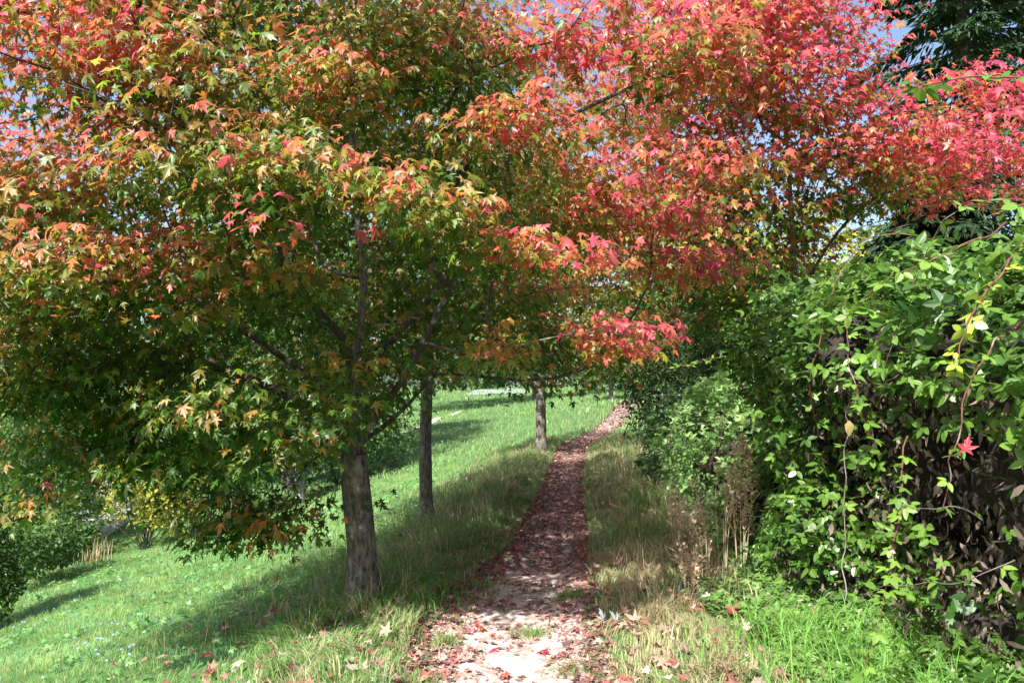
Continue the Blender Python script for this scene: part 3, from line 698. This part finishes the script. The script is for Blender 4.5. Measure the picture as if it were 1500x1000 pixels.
# canes
LC = ((.07, .16, .022), (.18, .29, .045))
YC = ((.30, .36, .03), (.42, .44, .05))
cane(nb_, P_((1236, 440, 3.9), (1243, 520, 3.7), (1258, 590, 3.6), (1280, 650, 3.6)), .0028, .001, 15, 1, .085, LC, n=6)
cane(nb_, P_((1330, 640, 3.5), (1322, 720, 3.4), (1308, 810, 3.35), (1290, 900, 3.3), (1262, 990, 3.3)), .0038, .002, 26, 2, .08, LC, FIVE)
cane(nb_, P_((1480, 380, 3.0), (1435, 440, 2.9), (1412, 500, 2.85), (1400, 540, 2.85)), .0045, .002, 14, 3, .085, ((.2, .28, .03), (.36, .40, .05)))
cane(nb_, P_((1560, 70, 2.7), (1500, 108, 2.7), (1430, 113, 2.7), (1370, 128, 2.75), (1340, 122, 2.8)), .005, .002, 11, 4, .11, ((.06, .15, .02), (.12, .24, .03)))
cane(nb_, P_((1560, 420, 2.6), (1540, 300, 2.6), (1490, 302, 2.6), (1450, 312, 2.65)), .007, .003, 7, 5, .10, ((.07, .16, .02), (.14, .25, .04)))
cane(nb_, P_((1200, 640, 5.0), (1190, 560, 4.7), (1230, 400, 4.6), (1290, 345, 4.6), (1370, 350, 4.5)), .005, .003, 16, 6, .10, LC)
cane(nb_, P_((1470, 330, 3.5), (1400, 365, 3.5), (1320, 400, 3.6), (1250, 450, 3.7)), .005, .002, 14, 7, .11, LC)
cane(nb_, P_((1500, 470, 2.9), (1440, 520, 2.85), (1400, 640, 2.85), (1385, 740, 2.9)), .004, .002, 8, 8, .08, LC)
cane(nb_, P_((1240, 880, 3.6), (1236, 760, 3.8), (1237, 660, 3.9), (1245, 600, 4.0)), .003, .002, 4, 9, .08, LC, mat=M_STRAW and M_BARK)
cane(mb_, P_((1160, 500, 7.6), (1080, 520, 7.4), (1020, 530, 7.3), (990, 538, 7.3)), .005, .002, 12, 10, .12, LC)
cane(mb_, P_((1060, 640, 7.4), (1010, 600, 7.2), (985, 620, 7.1), (975, 700, 7.1)), .004, .002, 12, 11, .13, ((.12, .24, .07), (.22, .36, .12)))
cane(mb_, P_((1180, 430, 6.6), (1110, 500, 6.6), (1080, 560, 6.6), (1062, 590, 6.6)), .005, .002, 14, 12, .12, ((.12, .24, .07), (.22, .36, .12)))
cane(nb_, P_((1440, 760, 2.8), (1400, 740, 2.8), (1340, 745, 2.85), (1310, 738, 2.9)), .0025, .001, 0 + 2, 13, .05, LC, mat=M_BARK)
cane(nb_, P_((1480, 820, 2.75), (1420, 850, 2.8), (1330, 855, 2.9), (1260, 870, 3.1)), .002, .001, 3, 14, .06, LC, mat=M_BARK)
r = rng(77)
for k in range(26):
    yy = r.uniform(2.9, 7.2); x0 = r.uniform(2.3, 3.6); z0 = r.uniform(2.0, 2.35); dx = r.uniform(-.8, -.2)
    cane(nb_, [(x0 + .3, yy, z0 - .5), (x0, yy, z0 + .1), (x0 + dx * .6, yy + r.uniform(-.3, .3), z0 + .12), (x0 + dx * 1.1, yy + r.uniform(-.4, .4), z0 - r.uniform(.2, .7))], .0032, .001, 15, 700 + k, .105, LC, n=5)

# a single red maple leaf caught in the brambles and a pale dead one
def one_leaf(name, label, cat, p, T, N, size, col, mat, group=None, templ=MAPLE, curl=.3, seed=0):
    V, Fc, own = scatter(np.array([p]), np.array([T], float), np.array([N], float), np.array([size]), templ, np.array([curl]), rng(seed))
    o = mesh(name, V - np.array(p), Fc, mat, None, np.repeat(np.array([col]), len(V), 0)); o.location = [float(a) for a in p]
    # stalk
    return tag(o, label, cat, group)
one_leaf('maple_leaf', 'crimson maple leaf caught upright among the dead bramble leaves', 'leaf', at(1415, 662, 2.75), (.15, 0, 1), (-.8, -1, .9), .055, (.5, .04, .07), M_LEAF)
one_leaf('dead_leaf', 'round tan leaf hanging in the dark hollow of the bramble bank', 'leaf', at(1244, 615, 3.4), (0, 0, -1), (-.3, -1, .2), .07, (.42, .33, .13), M_LEAF, templ=SIMPLE)

# ------------------------------------------------------------------ chain-link fence behind the lower brambles
fr = thing('metal_fence', 'grey metal post and rail fence mostly swallowed by the brambles', 'fence', (2.95, 12, 0))
posts = [(3.35, 8.2), (3.3, 11.2), (3.2, 14.2), (3.25, 17.2)]
for (x, y) in posts:
    z = gz(x, y); p = [(x, y, z - .1), (x, y, z + .6), (x, y, z + 1.28)]
    tubes('post', [(np.array(p), np.array([.028, .028, .028]), 10)], M_METAL, fr)
tubes('rail', [(np.array([(x, y, gz(x, y) + 1.24) for x, y in posts]), np.full(4, .02), 8)], M_METAL, fr)
wl_ = []
for a, b in zip(posts[:-1], posts[1:]):
    a = np.array([*a, gz(*a)]); b = np.array([*b, gz(*b)]); Ls = np.linalg.norm(b - a)
    for s in np.arange(-1.2, Ls, .11):
        for sg in (1, -1):
            s0, s1 = (s, s + 1.2) if sg > 0 else (s + 1.2, s)
            t0, t1 = s0 / Ls, s1 / Ls; z0, z1 = 0., 1.2
            c0, c1 = max(0, min(1, t0)), max(0, min(1, t1))
            if abs(c1 - c0) < 1e-3: continue
            zz0 = z0 + (z1 - z0) * (c0 - t0) / (t1 - t0); zz1 = z0 + (z1 - z0) * (c1 - t0) / (t1 - t0)
            wl_.append((np.array([a + (b - a) * c0 + [0, 0, zz0 + .04], a + (b - a) * c1 + [0, 0, zz1 + .04]]), np.array([.0018, .0018]), 3))
tubes('wire_mesh', wl_, M_METAL, fr)

# ------------------------------------------------------------------ grass
def blades(P, h, w, lean_dir, lean, col, name, mat=M_GRASS, kind='stuff', parent=None, tipcol=None):
    n = len(P); r = rng(n)
    az = r.uniform(0, 2 * np.pi, n); s = np.stack([np.cos(az), np.sin(az), np.zeros(n)], 1)
    bend = unit(np.stack([-np.sin(az), np.cos(az), np.zeros(n)], 1) * .5 + lean_dir) * (lean * h)[:, None]
    up = np.array([0, 0, 1.]) * h[:, None]
    b0 = P - s * w[:, None] / 2; b1 = P + s * w[:, None] / 2
    m = P + up * .55 + bend * .3; m0 = m - s * w[:, None] * .4; m1 = m + s * w[:, None] * .4
    t = P + up * (1 - .35 * np.clip(lean, 0, 1.5))[:, None] + bend
    V = np.stack([b0, b1, m1, m0, t], 1).reshape(-1, 3); i = (np.arange(n) * 5)[:, None]
    Q = i + np.array([[0, 1, 2, 3]]); Tt = i + np.array([[3, 2, 4]])
    cc = np.repeat(col, 5, 0)
    o = mesh(name, V, [Q, Tt], mat, parent, np.clip(cc, .004, .9))
    if kind: o['kind'] = kind
    return o
def inview(x, y, m=1.0):
    return (np.abs(x) < .68 * y + m) & (y > 2.2)
r = rng(900)
# lawn (short)
def area(n, x0, x1, y0, y1): return r.uniform(x0, x1, n), r.uniform(y0, y1, n)
LX = []; LY = []; LS = []
for n, y0, y1, sc in ((75000, 3, 8, 1.), (85000, 8, 14, 1.25), (75000, 14, 24, 1.8), (60000, 24, 58, 3.0), (22000, 58, 90, 6.0)):
    x, y = area(int(n * 1.6), -.7 * y1 - 1, 8, y0, y1)
    s = x - xp(y)
    edge_l = xp(y) - 12.0
    left_ok = (s < -hw(y) * 1.0 - .02) & ((y > 24) | (x > -11.2 - .12 * (y - 16)))
    right_ok = (s > hw(y) * 1.0 + .02) & (x < 2.6 + .1 * np.maximum(y - 10, 0) + (y > 22) * 10)
    k = (left_ok | right_ok) & inview(x, y, 1.2)
    x, y = x[k][:n], y[k][:n]; LX.append(x); LY.append(y); LS.append(np.full(len(x), sc))
x = np.concatenate(LX); y = np.concatenate(LY); sc = np.concatenate(LS); n = len(x)
P = np.stack([x, y, H(x, y) - .01], 1); P2 = P[:, :2]
tuft = noise(P2, .55, 12, 2); big = noise(P2, 3.2, 13, 2); s = x - xp(y)
verge = np.exp(-np.maximum(np.abs(s) - hw(y) - .1, 0) / .55)
h = (.075 + .045 * np.clip(tuft, -1, 1.5) + .025 * big) * (1 + .12 * (sc - 1)) * r.uniform(.6, 1.4, n) + .05 * verge * r.random(n)
h = np.clip(h, .025, .3); h[y > 24] *= 1.5
w = .0055 * sc * r.uniform(.7, 1.3, n) * np.where(y > 24, 1.7, 1)
ga = np.array([.095, .22, .05]); gb = np.array([.29, .43, .15]); gc = np.array([.40, .39, .20])
f = np.clip(.5 + .25 * tuft + .2 * r.normal(size=n) + .12 * big, 0, 1)[:, None]
col = ga * (1 - f) + gb * f
blu = noise(P2, .9, 71, 2) > .35; col[blu] = col[blu] * np.array([.78, .98, 1.25])
dry = (r.random(n) < np.clip(.08 + .12 * big + .30 * verge + .45 * ((s > 0) & (y < 7.5) & (s < 1.9)), 0, 1)); col[dry] = gc * r.uniform(.6, 1.2, (dry.sum(), 1))
ld = np.stack([noise(P2, 1.3, 14), noise(P2, 1.3, 15), np.zeros(n)], 1)
blades(P, h, w, ld, r.uniform(.2, 1.0, n), col, 'lawn_grass')
nw = 16000; wx, wy = area(nw, -11, 3, 4, 20); ws = wx - xp(wy); k = (ws < -hw(wy) - .3) & inview(wx, wy) & (wx > -11 - .12 * (wy - 16)) & (noise(np.stack([wx, wy], 1), 1.0, 88, 3) > .12)
wx, wy = wx[k], wy[k]; nw = len(wx)
V, Fc, own = scatter(np.stack([wx, wy, H(wx, wy) + r.uniform(.03, .09, nw)], 1), r.normal(size=(nw, 3)) * np.array([1, 1, .3]), np.array([0, 0, 1.]) + r.normal(size=(nw, 3)) * .35, .06 * r.uniform(.6, 1.6, nw) * (1 + .03 * wy), FIVE, r.uniform(0, .5, nw), r)
f = r.random((nw, 1)); cc = np.array([.07, .20, .045]) * (1 - f) + np.array([.20, .36, .12]) * f
mesh('clover', V, Fc, M_BRAM, None, cc[own])['kind'] = 'stuff'
# coarse verge grass either side of the path
VX = []; VY = []
for n, y0, y1 in ((19000, 3.6, 8), (24000, 8, 13), (20000, 13, 22)):
    y = r.uniform(y0, y1, n); side = np.where(r.random(n) < .52, -1, 1)
    off = np.where(side < 0, r.gamma(1.6, .42, n), r.gamma(1.6, .34, n)) + .02
    x = xp(y) + side * (hw(y) + off)
    ok = (off < 2.2) & ~((side < 0) & (y < 6.6) & (off > 1.0)) 
    cl = noise(np.stack([x, y], 1), .6, 16, 2)
    ok &= (cl > -.5 + .6 * r.random(n))
    VX.append(x[ok]); VY.append(y[ok])
x = np.concatenate(VX); y = np.concatenate(VY); n = len(x); P = np.stack([x, y, H(x, y) - .01], 1); s = x - xp(y)
cl = noise(P[:, :2], .7, 17, 2); off = np.abs(s) - hw(y)
h = (.17 + .07 * cl + .10 * r.random(n)) * np.clip(.35 + off * 1.5, .35, 1.15); h *= np.where((s > 0) & (y < 7), .8, 1)
h *= np.where(y < 5.2, .75, 1.0)
w = r.uniform(.004, .0085, n) * np.where(y > 10, 1.8, 1.1)
dryp = np.clip(.35 + .35 * noise(P[:, :2], 1.6, 18) + .62 * ((s > 0) & (y < 7.5)) + .15 * (s > 0), 0.05, .92)
dry = r.random(n) < dryp
col = np.where(dry[:, None], np.array([.46, .40, .24]) * r.uniform(.55, 1.15, (n, 1)), (np.array([.09, .19, .05]) + np.array([.10, .13, .04]) * r.random((n, 1))))
ld = np.stack([noise(P[:, :2], .8, 19), noise(P[:, :2], .8, 20), np.zeros(n)], 1)
blades(P, h, w, ld * 1.5, r.uniform(.2, 1.2, n), col, 'verge_grass')
# thin dry seed stalks
n = 1500; y = r.uniform(5.5, 17, n); side = np.where(r.random(n) < .45, -1, 1); off = r.gamma(2, .4, n) + .1
x = xp(y) + side * (hw(y) + off); P = np.stack([x, y, H(x, y)], 1)
blades(P, r.uniform(.2, .48, n), r.uniform(.003, .005, n) * np.where(y > 9, 1.5, 1), np.zeros((n, 3)), r.uniform(.1, .6, n), np.array([.45, .36, .22]) * r.uniform(.6, 1.2, (n, 1)), 'dry_grass')

# bright green low herbs at the foot of the brambles
n = 15000; y = r.uniform(2.9, 6.8, n); x = r.uniform(.8, 3.0, n)
P2 = np.stack([x, y], 1); m = (x > 1.25 + .45 * (y - 3.4) * .18 + .25 * noise(P2, .9, 23)) & (x < 2.7) & (noise(P2, .45, 24) > -.55)
x, y = x[m], y[m]; n = len(x)
P = np.stack([x, y, H(x, y) + r.uniform(.03, .14, n)], 1)
T = r.normal(size=(n, 3)) * np.array([1, 1, .25]); N = np.array([-.2, -.3, 1.]) + r.normal(size=(n, 3)) * .35
V, Fc, own = scatter(P, T, N, .06 * r.uniform(.6, 1.4, n), FIVE, r.uniform(0, .4, n), r)
f = r.random((n, 1)); cc = np.array([.06, .15, .03]) * (1 - f) + np.array([.17, .29, .07]) * f
mesh('ground_cover', V, Fc, M_BRAM, None, cc[own])['kind'] = 'stuff'
n = 1300; y = r.uniform(3.2, 4.8, n); x = 1.75 + r.normal(size=n) * .28
P = np.stack([x, y, H(x, y)], 1)
blades(P, r.uniform(.15, .36, n), r.uniform(.005, .009, n), r.normal(size=(n, 3)) * np.array([.5, .5, 0]), r.uniform(.4, 1.3, n), np.array([.15, .31, .06]) * r.uniform(.7, 1.4, (n, 1)), 'long_grass')
# coarse tufts round the foreground trunk
n = 3000; a = r.uniform(0, 6.28, n); q = .12 + r.gamma(2, .16, n); x = bx + np.cos(a) * q; y = by + np.sin(a) * q
P = np.stack([x, y, H(x, y)], 1)
blades(P, r.uniform(.07, .2, n), r.uniform(.005, .009, n), r.normal(size=(n, 3)) * np.array([.5, .5, 0]), r.uniform(.4, 1.2, n), np.array([.12, .25, .05]) * r.uniform(.6, 1.3, (n, 1)), 'trunk_grass')

# ------------------------------------------------------------------ leaf litter
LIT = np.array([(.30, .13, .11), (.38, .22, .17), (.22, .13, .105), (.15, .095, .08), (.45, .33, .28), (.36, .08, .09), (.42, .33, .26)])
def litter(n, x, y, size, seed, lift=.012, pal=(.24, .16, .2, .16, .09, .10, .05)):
    r = rng(seed); n = len(x)
    P = np.stack([x, y, H(x, y) + lift + r.uniform(0, .018, n)], 1)
    T = r.normal(size=(n, 3)) * np.array([1, 1, .18]); N = np.array([0, 0, 1.]) + r.normal(size=(n, 3)) * .22
    V, Fc, own = scatter(P, T, N, size * r.uniform(.45, 1.25, n), MAPLE_S, r.uniform(-.7, .8, n), r)
    ci = r.choice(len(LIT), n, p=np.array(pal) / sum(pal)); cc = LIT[ci] * r.uniform(.6, 1.25, (n, 1))
    return V, Fc, cc[own]
n = 34000; y = 3.0 + 36 * r.random(n) ** 1.25; u = r.uniform(-1.15, 1.15, n); x = xp(y) + u * hw(y)  # fallen leaves; the far stretch also darkens the path in place of shadow
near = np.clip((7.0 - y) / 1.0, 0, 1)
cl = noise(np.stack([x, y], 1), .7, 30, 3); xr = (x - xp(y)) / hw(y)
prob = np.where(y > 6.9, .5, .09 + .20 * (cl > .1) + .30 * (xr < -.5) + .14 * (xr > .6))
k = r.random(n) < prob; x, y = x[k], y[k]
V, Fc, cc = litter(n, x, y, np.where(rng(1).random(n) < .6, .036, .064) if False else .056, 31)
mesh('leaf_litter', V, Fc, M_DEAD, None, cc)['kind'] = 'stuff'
n = 26000; y = 3.2 + 9 * rng(61).random(n) ** 1.3; u = rng(62).uniform(-1.1, 1.1, n); x = xp(y) + u * hw(y)
k = noise(np.stack([x, y], 1), .45, 63, 3) > -.25 + .5 * rng(64).random(n) - .5 * (np.abs(u) > .55); x, y = x[k], y[k]
V, Fc, cc = litter(n, x, y, .021, 65, .004)
mesh('leaf_crumbs', V, Fc, M_DEAD, None, cc)['kind'] = 'stuff'
for k_, (tx, ty, tn) in enumerate([(.42, 6.0, 240), (.12, 5.25, 260), (-.42, 5.0, 200), (.3, 4.55, 120), (-.25, 6.4, 160), (-.5, 4.3, 200)]):
    q_ = rng(70 + k_); gx = tx + q_.normal(size=tn) * .07; gy = ty + q_.normal(size=tn) * .05; gp = np.stack([gx, gy, H(gx, gy)], 1)
    blades(gp, q_.uniform(.03, .11, tn), q_.uniform(.003, .006, tn), q_.normal(size=(tn, 3)) * np.array([.5, .5, 0]), q_.uniform(.4, 1.2, tn), np.array([.22, .33, .11]) * q_.uniform(.6, 1.2, (tn, 1)), 'path_grass')
# litter among the grass
n = 3600; y = 3.3 + 15 * r.random(n) ** 1.3; x = xp(y) + np.where(r.random(n) < .5, -1, 1) * (hw(y) + r.gamma(1.7, .5, n)); k = (x < 2.1) & (x > -4.5); x, y = x[k], y[k]
V, Fc, cc = litter(n, x, y, .08, 32, .05, (.25, .16, .10, .10, .16, .12, .11))
mesh('scattered_leaves', V, Fc, M_DEAD, None, cc)['kind'] = 'stuff'
# the larger single leaves one can pick out
LG = 'single fallen maple leaves on the near footpath and verge'
picks = [(718, 953, 'deep pink maple leaf lying on bare pale soil in the middle of the footpath', (.62, .05, .11)),
         (748, 885, 'small red maple leaf lying where the shade starts on the footpath', (.55, .04, .05)),
         (803, 952, 'dark red maple leaf lying right of the pale stone on the footpath', (.42, .03, .05)),
         (1156, 975, 'crimson maple leaf lying in bright grass below the bramble bank', (.6, .03, .08)),
         (1045, 945, 'red maple leaf resting on the dry grass right of the footpath', (.5, .05, .05)),
         (885, 915, 'bleached almost white maple leaf standing in dry grass by the footpath', (.72, .7, .72)),
         (902, 918, 'bleached leaf with a red half leaning next to the white one in dry grass', (.68, .6, .55)),
         (995, 870, 'pale dried maple leaf in the grass behind the white leaves', (.62, .52, .42)),
         (1030, 882, 'whitish curled leaf in green grass right of the pale dried leaf', (.7, .68, .6)),
         (1062, 915, 'tan maple leaf on the green herbs', (.5, .4, .25)),
         (612, 905, 'orange brown maple leaf at the left rim of the footpath', (.5, .17, .06)),
         (700, 920, 'orange red maple leaf just left of the buried pale stone', (.55, .13, .05)),
         (745, 990, 'brown maple leaf at the very front of the footpath', (.35, .12, .08)),
         (655, 930, 'purple red leaf lying over the leaf heap left of the stone', (.35, .03, .07)),
         (835, 975, 'pink leaf among small leaves on the right half of the footpath', (.55, .12, .14)),
         (1225, 955, 'pale pink leaf lying under the long grass by the brambles', (.55, .3, .28))]
rr_ = rng(55)
for k, (px, py, lab, col) in enumerate(picks):
    p0 = at(px, py, 1.0) - np.array([0, 0, CAM_Z]); 
    d = 4.0
    for _ in range(30):
        q = at(px, py, d); g = gz(q[0], q[1]) + .03; d = d * (CAM_Z - g) / max(CAM_Z - q[2], .05)
    q = at(px, py, d); up = (885 <= px <= 905) or px in (1030, 995)
    z = gz(q[0], q[1]) + (.06 if px > 870 else .035)
    a = rr_.uniform(0, 6.28)
    T = (math.cos(a) * .4, -.3, 1) if up else (math.cos(a), math.sin(a), .12); N = (.3, -1, .3) if up else (rr_.normal() * .15, -.25, 1)
    one_leaf('fallen_leaf', lab, 'leaf', (q[0], q[1], z), T, N, .07, np.minimum(np.array(col) * .72, .27), M_DEAD, LG, MAPLE, .7, k)

# pale stone half buried in the path
sx, sy = .03, 4.75; sz = gz(sx, sy)
th = np.linspace(0, 2 * np.pi, 28, endpoint=False); ph = np.linspace(0, 1.5, 9); TH, PH = np.meshgrid(th, ph)
d = np.stack([np.cos(TH) * np.cos(PH), np.sin(TH) * np.cos(PH), np.sin(PH)], -1).reshape(-1, 3)
V = d * np.array([.24, .15, .055]); V *= (1 + .16 * noise(V, .25, 60, 3))[:, None]
Qs = [(i * 28 + j, i * 28 + (j + 1) % 28, (i + 1) * 28 + (j + 1) % 28, (i + 1) * 28 + j) for i in range(8) for j in range(28)]
st = mesh('stone', V, np.array(Qs), M_STONE, smooth=True); st.location = (sx, sy, sz + .012)
tag(st, 'smooth pale stone half buried in the middle of the footpath', 'stone')

# ------------------------------------------------------------------ dry weeds in front of the lower brambles
def weed(px, py, d, hgt, lab, seed, lean=(0, 0)):
    r = rng(seed); q = at(px, py, d * .93); x, y = q[0], q[1]; z = gz(x, y)
    root = thing('dry_plant', lab, 'dry weed', (x, y, z), 'dry weed stalks by the brambles')
    st = []; tp = []
    for k in range(7):
        a = r.uniform(0, 6.28); hh = hgt * r.uniform(.6, 1.05); o = r.uniform(.05, .16) * min(1, hgt)
        p = [(x + math.cos(a) * .03, y + math.sin(a) * .03, z - .02), (x + math.cos(a) * o * .6, y + math.sin(a) * o * .6, z + hh * .5), (x + lean[0] + math.cos(a) * o, y + math.sin(a) * o, z + hh)]
        sp = smooth_line(p, 6); st.append((sp, np.linspace(.0034, .0014, len(sp)), 5)); tp.append(sp[-6:])
        for b in range(5):
            s0 = sp[int(r.uniform(.4, .95) * (len(sp) - 1))]; e = s0 + r.normal(size=3) * .05 + np.array([0, 0, .08]); st.append((np.array([s0, (s0 + e) / 2 + [0, 0, .01], e]), np.array([.0022, .0018, .001]), 4)); tp.append(np.array([s0, e]))
    v = []; f = []; b = 0
    for pts, rad, sd_ in st:
        a_, c_ = tube(pts, rad, sd_); v.append(a_); f.append(c_ + b); b += len(a_)
    v = np.vstack(v); mesh('stalks', v, np.vstack(f), M_STRAW, root, np.tile([.52, .42, .27], (len(v), 1)))
    for C in tp[::6]:
        C = np.vstack([C, C[-1:] + [[.02, 0, .02]], C[-1:] - [[.02, .01, .03]]]); n = 50; i = r.integers(0, len(C), n); P = C[i] + r.normal(size=(n, 3)) * .02
        V, Fc, own = scatter(P, r.normal(size=(n, 3)) + np.array([0, 0, .6]), r.normal(size=(n, 3)), .028 * r.uniform(.5, 1.4, n), DIAM, r.uniform(-.5, .5, n), r)
        cc = (np.array([.46, .34, .23]) + np.array([.16, .15, .12]) * r.random((n, 1)))
        mesh('seed_heads', V, Fc, M_STRAW, root, cc[own])  # dry seed heads bunched along the stalks
weed(1058, 800, 6.9, 1.35, 'tallest bleached weed with rusty seed heads against the lower bramble bush', 801, (.1, 0))
weed(1030, 820, 6.7, .8, 'shorter straw coloured weed left of the tallest bleached weed', 802, (-.1, 0))
weed(1085, 815, 6.8, .95, 'dry weed right of the tallest one, tangled in bramble leaves', 803)
weed(990, 800, 7.6, .6, 'low dry weed nearest the shaded grass beside the footpath', 804)
weed(1010, 860, 6.2, .45, 'small pale weed closest to the sunlit dry grass', 805)

# ------------------------------------------------------------------ pale blue wildflowers on the lawn
def flower(px, py, lab, seed, nf=5):
    r = rng(seed); d = 6.
    for _ in range(40):
        q = at(px, py, d); g = gz(q[0], q[1]) + .15; d = max(3, d * (.5 + .5 * (CAM_Z - g) / max(CAM_Z - q[2], .05)))
    q = at(px, py, d); x, y = q[0], q[1]; z = gz(x, y)
    root = thing('wildflower', lab, 'wildflower', (x, y, z), 'pale blue wildflowers on the lawn')
    st = []; V = []; Fc = []; b = 0
    for k in range(nf):
        e = np.array([x + r.normal() * .13, y + r.normal() * .13, z + r.uniform(.14, .28)])
        st.append((smooth_line([(x + r.normal() * .03, y, z), (np.array([x, y, z]) + e) / 2 + r.normal(size=3) * .01, e], 4), np.linspace(.0025, .0015, 9), 4))
        n = 9; a = np.linspace(0, 6.28, n, endpoint=False); T = np.stack([np.cos(a), np.sin(a) * .6, np.sin(a) * .5 + .1], 1); N = np.tile([0, -.7, .8], (n, 1))
        v, f, o = scatter(np.tile(e, (n, 1)), T, N, np.full(n, .011), DIAM, np.full(n, .1), r)
        mesh('bloom', v, f, M_GRASS, root, np.tile([.28, .36, .75], (len(v), 1)))
    for pts, rad, sd_ in st:
        v, f = tube(pts, rad, sd_); mesh('stem', v, f, M_STRAW, root, np.tile([.12, .2, .06], (len(v), 1)))
flower(143, 945, 'largest cluster of pale blue wildflowers low on the left lawn', 1, 9)
flower(165, 925, 'pale blue wildflower just above the largest cluster', 2, 6)
flower(28, 925, 'pale blue wildflowers nearest the left edge of the lawn', 3, 6)
flower(90, 905, 'faint blue wildflower between the edge clump and the main cluster', 4, 4)
flower(178, 952, 'blue wildflowers right beside the largest cluster', 5, 6)
flower(205, 930, 'single small blue wildflower right of the main cluster', 6, 3)
flower(38, 872, 'white blue wildflower standing in front of the bush shadow', 7, 3)
flower(135, 985, 'small blue wildflower below the largest cluster', 8, 3)

# tall dry grass clump beside the road gap
n = 60; q = at(140, 800, 20); x = q[0] + r.normal(size=n) * .16; y = q[1] + r.normal(size=n) * .12
P = np.stack([x, y, H(x, y)], 1)
rt = thing('dry_grass_clump', 'clump of tall straw coloured grass beside the pale road', 'grass clump', (q[0], q[1], gz(q[0], q[1])))
blades(P, r.uniform(.3, .85, n), np.full(n, .014), np.zeros((n, 3)), r.uniform(.05, .35, n), np.array([.5, .42, .25]) * r.uniform(.6, 1.1, (n, 1)), 'stalks', M_STRAW, None, rt)
